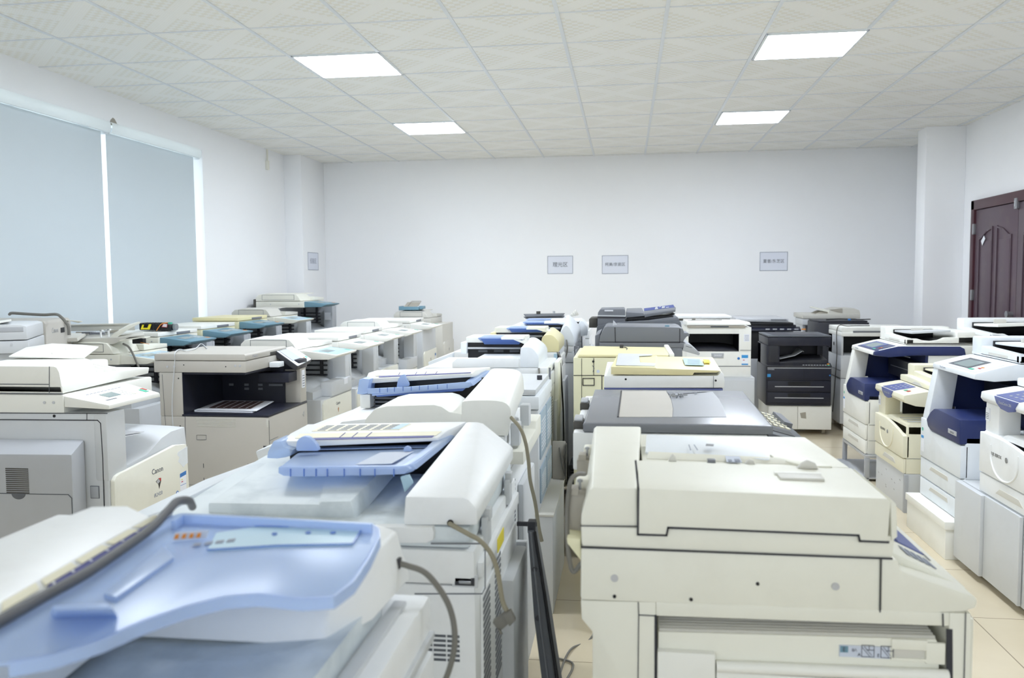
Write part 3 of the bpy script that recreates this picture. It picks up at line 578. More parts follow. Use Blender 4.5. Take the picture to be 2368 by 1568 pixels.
# body below
z_b = t.Y(1500, 1395)[1]
gx0, gx1 = t.Y(1517, 1425)[0], t.Y(2194, 1460)[0]
xb1 = t.Y(2245, 1500)[0]
t.add('body', J(pry(t.yy([(1343, 1389), (1517, 1393), (1517, 1700), (1517, 2300)])+[(gx0, .06), (t.Y(1370, 1600)[0], .06)]+t.yy([(1370, 1462), (1345, 1432)]), 0, W_, .003),
                 pry([(gx0, t.Y(1517, 1424)[1]), (gx1, t.Y(2194, 1448)[1]), (gx1, t.Y(2194, 1417)[1]), (gx0, t.Y(1517, 1393)[1])], 0, W_, .001),
                 box(gx1, xb1, 0, W_, .06, t.Y(2200, 1417)[1], .004), box(gx0-.01, gx1+.01, .10, W_, .06, z_b-.01, .001)), 'cream')
t.casters(t.Y(1400, 1568)[0], xb1-.06, .06, W_-.06)
t.add('front_cover', box(xb1+.0015, xb1+.012, .02, W_-.02, .08, t.Y(2200, 1425)[1]-.01, .004), 'cream')
iz = t.Y(1520, 1463)[1]; iz2 = t.Y(2190, 1482)[1]
UN = t.add('duplex_unit', pry([(gx0+.004, .1), (gx1-.012, .1), (gx1-.012, iz2-.012), (gx1-.018, iz2), (gx0+.004, iz)], .004, .1, .003), 'cream')
sv = []
for k in range(9):
    v = .006+k*.0105; sv.append(loft([[(gx0+.006, v, iz-.002+v*.06), (gx1-.018, v, iz2-.002+v*.06), (gx1-.018, v+.005, iz2+.0035+v*.06), (gx0+.006, v+.005, iz+.0035+v*.06)], [(gx0+.006, v+.006, iz-.002+v*.06), (gx1-.018, v+.006, iz2-.002+v*.06), (gx1-.018, v+.0055, iz2+.001+v*.06), (gx0+.006, v+.0055, iz+.001+v*.06)]]))
t.add('ribbed_top', J(*sv), 'pale_taupe', UN)
t.add('recess_gap', sY(t, [(1516, 1424), (1516, 1620)], .0005, .004), 'charcoal'); t.add('recess_gap', sY(t, [(2195, 1460), (2196, 1620)], .0005, .01), 'charcoal')
a, b_ = t.Y(1520, 1500), t.Y(1652, 1620)
t.add('side_guide', box(a[0], b_[0], -.012, .01, .60, a[1], .004), 'ivory', UN)
a, b_ = t.Y(1656, 1528), t.Y(2190, 1568)
t.add('bypass_tray', J(tube([(a[0], -.004, a[1]-.008), (b_[0], -.004, b_[1]+.006)], .010, smooth=False, sides=16), box(a[0], b_[0], -.006, .006, .55, a[1]-.018, .002)), 'ivory', UN)
# latch handle
a, b_ = t.Y(2062, 1478), t.Y(2145, 1532)
t.add('latch', J(box(a[0], b_[0], .0, .006, a[1]-.018, a[1], .003), box(a[0], b_[0], .0, .006, b_[1], b_[1]+.005, .001), box(b_[0]-.003, b_[0]+.028, -.001, .006, b_[1]-.003, a[1]-.003, .003)), 'cream', UN)
t.add('latch_recess', box(a[0]+.003, b_[0]-.004, .0035, .0042, b_[1]+.005, a[1]-.019, 0), 'pale_taupe', UN)
# jam clearing label
a, b_ = t.Y(1942, 1493), t.Y(2058, 1525)
LB = t.add('jam_label', box(a[0], b_[0], .0015, .004, b_[1], a[1], 0), 'paper_blue', UN)
t.add('label_colour_block', box(a[0]+.001, a[0]+.014, .0008, .004, a[1]-.012, a[1]-.001, 0), 'teal_blue', LB)
lettering('lettering', 'E', 'ink', LB, (a[0]+.0075, .0005, a[1]-.0068), (1, 0, 0), (0, 0, 1), .011, .0002)
lettering('lettering', '0/\\', 'ink', LB, (a[0]+.024, .001, a[1]-.0075), (1, 0, 0), (0, 0, 1), .008, .0002)
lettering('lettering', 'A', 'ink', LB, (a[0]+.032, .001, b_[1]+.005), (1, 0, 0), (0, 0, 1), .008, .0002)
lettering('lettering', 'E', 'ink', LB, (a[0]+.063, .001, b_[1]+.005), (1, 0, 0), (0, 0, 1), .008, .0002)
for ox in (.036, .067):
    z_ = b_[1]+.002; t.add('label_drawing', J(*[strip([(a[0]+ox+p[0], .001, z_+p[1]), (a[0]+ox+p_[0], .001, z_+p_[1])], (0, -1, 0), .0008, .0004) for p, p_ in (((0, 0), (.02, 0)), ((.02, 0), (.02, .02)), ((.02, .02), (0, .02)), ((0, .02), (0, 0)), ((0, .017), (.013, .001)), ((.004, .018), (.016, .003)), ((.008, .012), (.02, .012)), ((.012, .012), (.012, .02)))]), 'ink', LB)
t.add('seam', J(sY(t, [(2037, 1294), (2035, 1415)], -.0005, .0018), sY(t, [(1476, 1393), (1477, 1422), (1517, 1424)], -.0005, .0015), sY(t, [(1477, 1422), (1475, 1620)], -.0005, .0015), sY(t, [(2180, 1420), (2181, 1448)], -.0005, .002), sY(t, [(2233, 1416), (2228, 1620)], -.0005, .0012), sY(t, [(1343, 1216), (1475, 1217)], -.0005, .0015), sY(t, [(1345, 1265.5), (2062, 1292)], -.0008, .003)), 'charcoal')
screws(t, [(1421, 1337), (1932, 1356)], 0, .0065, 'silver'); holes(t, [(1752, 1350), (1421, 1379), (1598, 1386)], 0, .003)
# rear shelf, hinges and cord at the left end
t.add('rear_shelf', pry(t.yy([(1310, 1243), (1343, 1247), (1343, 1268), (1345, 1300), (1312, 1258)], .01), .01, .5, .003), 'pale_yellow')
for k, (yb, top) in enumerate(((.06, 1160), (.36, 1046))):
    p = t.Y(1312, 1150, .06); zb = t.Y(1320, 1238, .06)[1]; zt_ = zb+.075
    HG = t.add('hinge', J(box(p[0], p[0]+.032, yb, yb+.05, zb, zt_, .002), box(p[0]+.004, p[0]+.02, yb-.004, yb+.03, zt_, zt_+.012, .001)), 'warm_grey')
    t.add('hinge_screw', J(cyl((p[0]+.022, yb+.02, zt_+.005), 'z', .0022, .02, 10), cyl((p[0]+.022, yb+.02, zt_+.02), 'z', .005, .004, 12)), 'steel', HG)
    t.add('hinge_arm', J(box(p[0]+.012, p[0]+.045, yb+.05, yb+.09, zt_-.01, zt_+.018, .006)), 'cream', HG)
t.add('signal_cord', tube([P3(t, 1352, 1096, .1), P3(t, 1335, 1097, .06), P3(t, 1320, 1112, .05), P3(t, 1314, 1150, .055), P3(t, 1311, 1200, .053), P3(t, 1313, 1260, .02), P3(t, 1320, 1310, .02), P3(t, 1328, 1322, .02), P3(t, 1345, 1302, .02)], .0042), 'cord_grey')
# ================================================================ A1: grey and white copier at the left edge
def quad3(t, a, b, th=.001, up=(0, 0, 1)): return slab(a, th, 0, up=up)
t = Thing('photocopier', 'copier with grey side panels and an energy sticker, at the left edge', COP, (-2.05, 3.1, 0))
w = .62; dx = -.60
a1 = t
B = t.add('body', J(box(dx, -.02, 0, .13, .06, t.Y(246, 956)[1], .006), box(dx, -.02, .12, w, .06, .60, .006), box(dx, -.42, .12, w, .59, t.Y(246, 956)[1], .004)), 'light_grey')
t.add('column', box(-.075, -.016, -.002, .128, .62, t.Y(246, 956)[1]-.002, .01), 'light_grey')
t.casters(dx+.05, -.07, .06, w-.06)
sz = t.Y(100, 910)[1]; sb = t.Y(100, 956)[1]; xf = t.Y(148, 930)[0]
t.add('scanner_unit', J(box(dx-.02, xf, -.002, w+.02, sb, sz-.004, .008)), 'ivory')
# side door and bulging duplex cover on the near side
t.add('side_door_seam', J(sY(t, [(-60, 970), (226, 972), (233, 979), (238, 1060), (243, 1230)], -.001, .004), sY(t, [(-60, 955), (248, 956)], -.0005, .003), sY(t, [(201, 957), (201, 971)], -.001, .002)), 'charcoal')
BU = [Vector(P3(t, x, y, 0)) for x, y in ((-80, 1012), (196, 1015), (205, 1240), (-80, 1240))]
FR = [Vector(P3(t, x, y, -.13)) for x, y in ((-80, 1050), (166, 1051), (172, 1250), (-80, 1250))]
FR[0].x = BU[0].x; FR[3].x = BU[3].x
DC = t.add('duplex_cover', loft([[tuple(v) for v in BU], [tuple(v) for v in FR]], .014), 'mid_grey')
a, b_ = t.Y(13, 1080, -.13), t.Y(68, 1141, -.13)
for k in range(13):
    h = (a[1]-b_[1])/13; DC_v = box(a[0], b_[0], -.1325, -.13, b_[1]+h*k, b_[1]+h*(k+.5), 0); t.add('louvre', DC_v, 'dark_metal', DC)
c = t.Y(43, 1141, -.13)
arc = [(c[0]-.03, c[1])]+[(c[0]+.03*math.cos(math.pi+math.pi*k/10), c[1]+.024*math.sin(math.pi+math.pi*k/10)) for k in range(1, 10)]+[(c[0]+.03, c[1])]
t.add('pull_handle', J(pry([(x, z) for x, z in arc], -.1325, -.12, .001)), 'dark_grey', DC)
t.add('cover_seam', J(sY(t, [(-60, 1140), (158, 1144), (166, 1152), (169, 1240)], -.1305, .003), ), 'dark_grey', DC)
a, b_ = t.Y(209, 1123), t.Y(231, 1153)
t.add('door_latch', J(box(a[0], b_[0], -.003, .002, b_[1], a[1], .003)), 'slate_grey'); t.add('latch_button', box(a[0]+.003, b_[0]-.003, -.005, 0, b_[1]+.003, a[1]-.003, .003), 'mid_grey')
t.add('connector_hole', cyl(P3(t, 126, 962, .001), (0, -1, 0), .006, .003), 'black')
screws(t, [(103, 931), (124, 931)], -.002, .006, 'silver')
# feeder
bz = t.Y(140, 910)[1]; tz = t.Y(120, 847)[1]
t.add('feeder', J(loft([[(dx-.01, 0, bz)]+[(p[0], 0, p[1]) for p in t.yy([(146, 910), (142, 890), (137, 862), (131, 850), (124, 847)])]+[(dx-.01, 0, tz)],
                       [(dx-.01, .27, bz)]+[(p[0], .27, p[1]) for p in t.yy([(226, 868), (222, 855), (214, 836), (205, 830), (196, 828)], .27)]+[(dx-.01, .27, t.Y(196, 828, .27)[1])],
                       ], .006)), 'ivory')
zc = t.X(344, 864, xf)[1]; zt2 = t.X(344, 850, xf)[1]
t.add('platen_cover', J(prx([(.0, bz-.001), (w, zc), (w+.01, zt2), (.27, zt2+.012), (.0, bz+.03)], dx-.01, xf-.005, .004)), 'ivory')
t.add('tray_fluting', J(*[loft([[(-.36+.0, .27+.06*k, tz-.004-.01*k), (-.36, .30+.06*k, tz-.008-.01*k), (-.22, .30+.06*k, zt2+.02), (-.22, .27+.06*k, zt2+.02)],
                              [(-.36, .27+.06*k, zt2), (-.36, .30+.06*k, zt2), (-.22, .30+.06*k, zt2), (-.22, .27+.06*k, zt2)]], .002) for k in range(3)],
                         box(-.50, -.34, .27, .52, zt2, tz-.02, .01)), 'ivory')
t.add('document_tray', slab([P3(t, 20, 823, .20), P3(t, 193, 827, .24), P3(t, 228, 801, .56), P3(t, 190, 797, .6), P3(t, 120, 794, .6), P3(t, 60, 803, .5)], .006, .002, up=(0, 0, 1)), 'ivory')
for x, y in ((122, 822), (154, 810)): p = P3(t, x, y, .3 if x < 140 else .42); t.add('paper_guide', loft([[(p[0]-.008, p[1], p[2]-.004), (p[0]+.01, p[1], p[2]-.004), (p[0]-.006, p[1], p[2]+.016)], [(p[0]-.008, p[1]+.01, p[2]-.004), (p[0]+.01, p[1]+.01, p[2]-.004), (p[0]-.006, p[1]+.01, p[2]+.016)]], .001), 'ivory')
t.add('feeder_seam', J(sY(t, [(114, 848), (114, 908)], -.001, .002), sY(t, [(-60, 888), (112, 889)], -.001, .003), sY(t, [(-60, 909.5), (145, 911)], -.003, .004)), 'dark_grey')
# control panel
pa, pb, pc, pd = (P3(t, 148, 916, 0), P3(t, 252, 937, 0), P3(t, 367, 903, .34), P3(t, 288, 881, .40))
pn = [Vector(pa), Vector(pb), Vector((pb[0]+.005, .36, pb[2]+.002)), Vector((pa[0], .42, pa[2]+.003))]
CP = t.add('control_panel', J(loft([[(pa[0], 0, pa[2]-.045), (pb[0], 0, pb[2]-.018), (pb[0], 0, pb[2]), (pa[0], 0, pa[2])], [(pa[0], .42, pa[2]-.045), (pn[2].x, .37, pb[2]-.018), tuple(pn[2]), (pa[0], .42, pa[2]+.003)]], .004)), 'ivory')
def cq(u0, u1, v0, v1, e=.0012):
    f = lambda u, v: (pn[0]*(1-u)+pn[3]*u)*(1-v)+(pn[1]*(1-u)+pn[2]*u)*v+Vector((0, 0, e))
    return slab([f(u0, v0), f(u1, v0), f(u1, v1), f(u0, v1)], .001, 0, up=(0, 0, 1))
t.add('display', cq(.30, .52, .36, .62, .0015), 'screen', CP)
t.add('start_key', cq(.86, .93, .60, .80, .002), 'green', CP); t.add('stop_key', cq(.92, .97, .55, .70, .002), 'red', CP); t.add('reset_key', cq(.68, .73, .66, .76, .002), 'label_cream', CP)
for i in range(3):
    for j in range(4): t.add('key', cq(.56+i*.05, .59+i*.05, .40+j*.1, .46+j*.1), 'button', CP)
t.add('panel_print', J(*[cq(.2+.06*k, .24+.06*k, .2, .22) for k in range(10)]), 'ink_soft', CP)
t.add('media_slot', cq(.16, .34, .72, .76), 'slate_grey', CP)
# exit tray, sheets
F0 = [(292, 1012), (330, 1052), (300, 1075)]
t.add('exit_tray', J(loft([[(-.40, y, .60), (-.02, y, .60), (-.03, y, z1), (-.10, y, z2), (-.40, y, z3)] for y, z1, z2, z3 in ((.13, .655, .66, .70), (.30, .67, .69, .72), (.42, .72, .735, .75), (.50, .735, .74, .75), (w, .735, .74, .75))], .004)), 'light_grey')
# front cover
zt3 = t.X(293, 1088, 0)[1]
fy = t.xx([(266, 1160), (265, 1112), (270, 1101), (280, 1094), (293, 1088), (406, 1029), (432, 1027), (439, 1142)], 0)
y0f = fy[0][0]; y1f = fy[-1][0]
FC = t.add('front_cover', prx(fy[:7]+[(fy[7][0], fy[7][1]-.0)]+[(y0f, t.X(266, 1160, 0)[1]-.02)]+[] if False else [(y0f, .44), fy[1], fy[2], fy[3], fy[4], fy[5], fy[6], (y1f, .44)], -.02, 0, .006), 'cream')
t.add('front_lower_cover', box(-.02, -.002, y0f, y1f, .08, .434, .004), 'cream')
fr = lambda x, y, e=.0006: (e, *t.X(x, y, 0))
def fX(px, e=.0008, th=.0007): return slab([fr(x, y, e) for x, y in px], th, 0, up=(1, 0, 0))
lettering('brand_lettering', 'Canon', 'ink', FC, fr(364, 1088), (0, 1, 0), (0, 0, 1), .034, .0003)
lettering('model_lettering', 'iR2420', 'ink_soft', FC, fr(366, 1143), (0, 1, 0), (0, 0, 1), .024, .0003)
t.add('emblem', J(fX([(360, 1114), (367, 1106), (372, 1113), (368, 1131), (366, 1120)])), 'dark_metal', FC); t.add('emblem_corner', J(fX([(366, 1106), (372, 1105), (372, 1113)], .0012)), 'red', FC); t.add('emblem_face', fX([(361, 1114), (367, 1107), (370, 1113), (365, 1119)], .0012), 'silver', FC)
t.add('energy_sticker', fX([(416, 1096), (430, 1088), (431, 1136), (417, 1142)], .0008), 'paper', FC); t.add('sticker_header', fX([(416, 1096), (430, 1088), (430, 1097), (416, 1105)], .0012), 'ink_blue', FC); t.add('sticker_footer', fX([(417, 1138), (431, 1132), (431, 1136), (417, 1142)], .0012), 'ink_blue', FC)
t.add('sticker_bar', fX([(419, 1114), (423, 1112), (423, 1114), (419, 1116)], .0012), 'red', FC); t.add('sticker_bar', fX([(419, 1109), (422, 1107.5), (422, 1109.5), (419, 1111)], .0012), 'yellow', FC)
t.add('sticker_rule', fX([(417, 1123), (430, 1117), (430, 1118), (417, 1124)], .0012), 'ink_blue', FC)
t.add('round_sticker', cyl(fr(410, 1141), (1, 0, 0), .012, .001, 20), 'ink_blue', FC); t.add('sticker_centre', cyl(fr(410, 1141), (1, 0, 0), .008, .0016, 20), 'paper', FC)
t.add('peeled_patch', fX([(411, 1046), (433, 1032), (434, 1070), (428, 1075), (424, 1081), (418, 1074), (412, 1068), (415, 1058), (410, 1052)], .0008), 'cool_white', FC, 'torn white film patch')
# sheets lying in its exit tray
t = Thing('paper_sheets', 'few loose white sheets in the exit tray of the left-edge copier', 'paper', (-2.20, 3.40, .76))
t.add('sheet', slab([(-.20, -.1, -.005), (.055, -.12, .0), (.08, .02, -.0), (-.15, .06, .0)], .0015, 0, up=(0, 0, 1)), 'paper'); t.add('sheet', slab([(-.20, -.12, -.001), (.04, -.06, .004), (.09, .03, .004), (-.15, .09, .004)], .0012, 0, up=(0, 0, 1)), 'paper')

# ================================================================ A2: taupe copier with the dark output cavity
t = Thing('photocopier', 'taupe copier with a black output cavity and tilted touch panel', COP, (-1.985, 4.45, 0))
w = .58; xb = t.Y(357, 840)[0]; xf = t.Y(568, 840)[0]
zlid1 = t.Y(500, 834)[1]; zlid2 = t.Y(500, 819)[1]; zs0 = t.Y(500, 862)[1]; zs1 = zlid1-.003; zsh = t.Y(500, 959)[1]
t.add('lid', J(pry([(xb, zlid1), (xf+.0, zlid1), (xf+.0, zlid2-.008), (xf-.008, zlid2), (xb+.01, zlid2), (xb, zlid2-.008)], 0, w, .004)), 'taupe')
t.add('lid_grip', box(xf-.02, xf+.001, .33, .52, zlid1+.0, zlid1+.02, .002), 'dark_metal')
lettering('brand_lettering', 'Canon', 'silver', t.o, (xf+.0008, .12, (zlid1+zlid2)/2), (0, 1, 0), (0, 0, 1), .026, .0003)
t.add('scanner_unit', J(box(xb-.005, xf+.0, 0, w, zs0, zs1, .006), box(xf-.05, xf+.001, .30, w, zs0+.002, zs1-.004, .006)), 'taupe')
holes(t, [(425, 844), (522, 848)], 0, .003); screws(t, [(387, 848), (403, 848), (544, 846), (555, 846)], 0, .0065, 'silver')
xc = t.Y(422, 900)[0]; xb2 = t.Y(369, 900)[0]
t.add('body', J(box(xb2, 0, 0, w, .06, zsh-.012, .006), box(xb2, xc, 0, w, zsh-.012, zs0-.001, .004)), 'taupe')
t.casters(xb2+.05, -.06, .06, w-.06)
t.add('output_cavity', J(box(xc-.001, -.10, .47, .50, zsh, zs0-.001, 0), box(xc-.002, xc+.003, .002, .5, zsh, zs0, 0), box(xc, xf-.01, .01, .5, zs0-.012, zs0-.001, 0), box(-.22, -.025, .36, .5, zsh+.14, zs0-.04, .004)), 'navy_black')
t.add('output_shelf', J(box(xc-.008, .001, -.001, w, zsh-.012, zsh, .003)), 'navy_black')
t.add('front_pillar', J(box(-.11, -.003, .485, w, zsh, zs0+.0, .004)), 'taupe')
t.add('cavity_inner_side', box(-.112, -.105, .30, .49, zsh, zs0, .001), 'navy_black') if False else None
for x0_, x1_, z_ in ((-.46, -.43, .105), (-.36, -.33, .105), (-.36, -.33, .08), (-.27, -.24, .105), (-.27, -.24, .08), (-.2, -.11, .105)): t.add('paper_exit_slot', box(x0_, x1_, .466, .47, zsh+z_, zsh+z_+.014, .001), 'slate_grey')
a, b_ = t.Y(454, 965), t.Y(545, 987)
for k in range(6):
    h = (a[1]-b_[1])/6
    t.add('vent_louvre', box(a[0], b_[0], -.0012, .001, b_[1]+h*k, b_[1]+h*(k+.5), 0), 'pale_taupe')
t.add('seam', J(sY(t, [(428, 962), (430, 1060), (434, 1100)], -.0005, .002), sY(t, [(400, 1121), (626, 1121)], -.0005, .0015), sY(t, [(375, 866), (390, 1090)], -.0005, .0012), sY(t, [(455, 1006), (477, 1006), (477, 1017), (455, 1017)], -.0005, .001, True)), 'dark_grey')
for x, y in ((470, 1077), (573, 1077), (471, 1110), (574, 1110)): a, b_ = t.Y(x, y-5), t.Y(x+1.5, y+5); t.add('slot', box(a[0], b_[0], -.001, .001, b_[1], a[1], 0), 'charcoal')
a, b_ = t.Y(609, 1031), t.Y(618, 1097)
t.add('door_handle_slot', box(a[0], b_[0], -.001, .001, b_[1], a[1], 0), 'charcoal'); t.add('door_handle', box(a[0]+.005, b_[0]-.005, -.006, .001, b_[1]+.02, a[1]-.03, .003), 'steel')
a, b_ = t.Y(615, 969), t.Y(621, 988); t.add('grip_recess', box(a[0], b_[0], -.001, .001, b_[1], a[1], .002), 'pale_taupe')
screws(t, [(413, 875), (417, 985), (402, 1000)], 0, .004, 'dark_metal')
t.add('front_seam', J(strip([(.001, .003, .5), (.001, .003, zsh-.03)], (1, 0, 0), .002), strip([(.0008, .01, .53), (.0008, .12, .53)], (1, 0, 0), .002)), 'dark_grey')
t.add('front_emblem', strip([(.001, .50, .60), (.001, .52, .615), (.001, .515, .585), (.001, .50, .60)], (1, 0, 0), .002), 'silver')
t.add('notice_label', box(-.05, -.002+.004, .505, .545, zsh+.09, zsh+.20, 0), 'paper')
t.add('notice_text', J(*[box(-.04, .0028, .51, .54, zsh+.10+.016*k, zsh+.104+.016*k, 0) for k in range(5)]), 'ink')
# panel
TL, TR_, BR, BL = (P3(t, 634, 809, .42), P3(t, 675, 800, .73), P3(t, 722, 831.5, .70), P3(t, 689, 848, .40))
v = [Vector(p) for p in (BL, BR, TR_, TL)]
PN = t.add('touch_panel', J(slab(v, .03, .006, r=.012, up=(1, 0, 1))), 'charcoal')
def tq(u0, u1, v0, v1, e=.001, r=0):
    n_ = (v[1]-v[0]).cross(v[3]-v[0]).normalized(); n_ = n_ if n_.z > 0 else -n_
    f = lambda a_, b2: (v[0]*(1-a_)+v[1]*a_)*(1-b2)+(v[3]*(1-a_)+v[2]*a_)*b2+n_*e
    return slab([f(u0, v0), f(u1, v0), f(u1, v1), f(u0, v1)], .001, 0, r=r, up=tuple(n_))
t.add('panel_face', tq(.03, .97, .03, .97, .001, .01), 'cool_white', PN)
t.add('screen_bezel', tq(.10, .60, .28, .90, .002), 'slate_grey', PN); t.add('screen', tq(.12, .59, .29, .89, .003), 'pale_screen', PN)
for i in range(3):
    for j in range(4): t.add('key', tq(.66+i*.08, .71+i*.08, .45+j*.11, .52+j*.11, .003), 'button', PN)
t.add('start_key', tq(.84, .93, .18, .28, .003), 'green', PN); t.add('stop_key', tq(.72, .77, .18, .26, .003), 'orange', PN)
t.add('panel_bracket', box(-.12, -.06, .30, .38, zs0-.0, zs0+.03, .004), 'cool_white'); t.add('panel_arm', box(-.10, .0, .46, .60, zs0-.03, zs0+.03, .01), 'navy_black')
# printed sheets on its shelf
t = Thing('paper_stack', 'small stack of printed sheets on the black shelf of the taupe copier', 'paper', (-2.20, 4.66, zsh+.001))
A = [Q3(t, 453, 951, 0), Q3(t, 588, 954, 0), Q3(t, 632, 930, 0), Q3(t, 507, 929, 0)]
for k in range(5):
    j = Vector((random.uniform(-.012, .012), random.uniform(-.01, .01), .001+.0024*k)); t.add('sheet', slab([Vector(p)+j for p in A], .002, 0, up=(0, 0, 1)), 'paper')
c_ = sum((Vector(p) for p in A), Vector())/4
t.add('printed_picture', slab([c_+(Vector(p)-c_)*.72+Vector((.01, 0, .0135)) for p in A], .0008, 0, up=(0, 0, 1)), 'brown_print')
t.add('picture_rules', J(*[slab([c_+(Vector(A[0])-c_)*.7+(Vector(A[1])-Vector(A[0]))*(.1+.13*k)+Vector((.01, 0, .0145)), c_+(Vector(A[0])-c_)*.7+(Vector(A[1])-Vector(A[0]))*(.11+.13*k)+Vector((.01, 0, .0145)), c_+(Vector(A[3])-c_)*.7+(Vector(A[1])-Vector(A[0]))*(.11+.13*k)+Vector((.01, 0, .0145)), c_+(Vector(A[3])-c_)*.7+(Vector(A[1])-Vector(A[0]))*(.1+.13*k)+Vector((.01, 0, .0145))], .0006, 0, up=(0, 0, 1)) for k in range(5)]), 'paper')
# thin cord draped over the taupe copier
t = Thing('thin_cord', 'thin pale grey cord draped over the lid of the taupe copier and down its side', 'cord', (-2.5, 4.44, 1.005))
zl_ = zlid2-1.005+.003
t.add('cable', tube([(-.02, .36, zl_), Q3(t, 465, 795, zl_+.004), Q3(t, 452, 806, zl_+.004), Q3(t, 430, 811, zl_+.002), Q3(t, 416, 808, zl_+.004), P3(t, 405, 815, -.0), P3(t, 404, 835, -.006), P3(t, 402, 865, -.004), P3(t, 399, 905, -.004), P3(t, 398, 950, -.004), P3(t, 400, 990, -.004), P3(t, 397, 1010, .0)], .0028), 'light_grey')

# ================================================================ the other copiers of the left rows
def left_copier(label, xf, y0, zl, w=.56, feeder=False, lidcol='cream', shell='cream', body='light_grey', panel='white', panelcol='teal_blue', front='cream', hump=False,
                cavity=True, lidz=.03, depth=.56, lower=.64, cover=True, brand=None, sticker=False, tall=False, exitbin=False, grp=None, side_door=False):
    """zl = top of the scanner glass line; front of the machine looks along +x"""
    t = Thing('photocopier', label, COP, (xf, y0, 0), 0, grp)
    xs = -.14                                 # front of scanner
    zs = zl-.065
    t.add('scanner_unit', box(-depth, xs, 0, w, zs, zl, .005), shell)
    if feeder:
        ht = .078
        P = [(-depth, zl+.004), (-depth, zl+ht*.55), (-depth+.03, zl+ht*.9), (-depth+.10, zl+ht), (xs-.13, zl+ht), (xs-.08, zl+ht*.93), (xs-.055, zl+ht*.6), (xs-.03, zl+.004)]
        P2 = [(-depth, zl+.004), (-depth, zl+ht*.5), (-depth+.03, zl+ht*.85), (-depth+.10, zl+ht*1.12), (xs-.16, zl+ht*1.12), (xs-.11, zl+ht*.95), (xs-.09, zl+ht*.6), (xs-.03, zl+.004)]
        FD = t.add('feeder', loft([[(x, -.0, z) for x, z in P], [(x, .16, z) for x, z in P2], [(x, .30, z) for x, z in P]], .004), lidcol)
        t.add('feeder_hatch', strip([(-depth+.07, -.0008, zl+.018), (xs-.10, -.0008, zl+.018), (xs-.10, -.0008, zl+ht*.88), (-depth+.07, -.0008, zl+ht*.88)], (0, -1, 0), .0025, closed=True), 'slate_grey', FD)
        t.add('platen_cover', J(prx([(.29, zl+.004), (w, zl+.004), (w, zl+.03), (.29, zl+.045)], -depth, xs, .004)), lidcol)
        t.add('document_tray', slab([(-depth+.05, .26, zl+ht*.9), (xs-.12, .26, zl+ht*.9), (xs-.10, w-.04, zl+ht*1.05), (-depth+.1, w-.04, zl+ht*1.05)], .006, .002, up=(0, 0, 1)), lidcol)
    else:
        LD = t.add('platen_cover', box(-depth, xs, 0, w, zl+.004, zl+.004+lidz, .005), lidcol)
        t.add('lid_grip', box(xs-.012, xs+.001, w*.45, w*.8, zl+.006, zl+.004+lidz*.65, .001), 'slate_grey', LD)
    # control panel
    zp = zl-.02
    if panel:
        prof = [(xs+.001, zs+.002), (.04, zs+.004), (.095, zs+.024), (.10, zs+.034), (xs+.001, zl-.002)]
        CP = t.add('control_panel', pry(prof, .02, w*.72, .004), panelcol if panel == 'blue' else shell)
        s = Vector((.10-(xs), 0, (zs+.034)-(zl-.002)))
        def pq(u0, u1, v0, v1, e=.001):
            f = lambda u, vv: Vector((xs, vv, zl-.002))+s*u+Vector((0, 0, e))
            return slab([f(u0, v0), f(u1, v0), f(u1, v1), f(u0, v1)], .0008, 0, up=(0, 0, 1))
        if panel == 'pale': t.add('panel_face', pq(.2, .96, .04, w*.70), 'pale_blue', CP)
        t.add('display', pq(.35, .62, .10, .24, .002), 'screen', CP)
        t.add('keypad', J(*[pq(.35+.12*i, .42+.12*i, .28+.03*j, .30+.03*j, .002) for i in range(3) for j in range(3)]), 'button', CP)
        t.add('start_key', pq(.70, .85, w*.62, w*.67, .002), 'green' if panel != 'blue' else 'orange', CP)
    # body
    zb = zs-.001
    if cavity:
        t.add('body', J(box(-depth, -.40, 0, w, lower, zb, .004), box(-depth, -.012, 0, w, .06, lower, .005), box(-.41, 0, w-.03, w, lower, zb, .003)), body)
        t.add('front_column', box(-.10, -.004, w-.12, w-.028, lower, zs+.001, .004), body)
        t.add('paper_path', J(*[box(-.395, -.17, w-.045, w-.03, lower+.10+.035*k, lower+.112+.035*k, .001) for k in range(4)], box(-.36, -.34, w-.05, w-.03, lower+.08, zb, .001), box(-.22, -.20, w-.05, w-.03, lower+.08, zb, .001)), 'charcoal')
        t.add('exit_tray', loft([[(x, .01, z), (x, w-.04, z+.005), (x, w-.04, lower), (x, .01, lower)] for x, z in ((-.42, lower+.10), (-.28, lower+.10), (-.20, lower+.095), (-.13, lower+.06), (-.07, lower+.05))], .003), body)
        if exitbin: t.add('side_bin', box(-.08, .004, .18, w-.01, lower-.0, lower+.10, .01), body)
    else:
        t.add('body', J(box(-depth, -.012, 0, w, .06, zb, .005)), body)
        t.add('side_seam', strip([(-depth+.02, -.0006, zb-.05), (-.14, -.0006, zb-.05), (-.11, -.0006, zb-.09), (-.105, -.0006, .2)], (0, -1, 0), .003), 'slate_grey')
        t.add('side_cover', box(-depth+.02, -.22, -.05, 0, .3, zb-.14, .012), body)
    t.casters(-depth+.05, -.07, .06, w-.06)
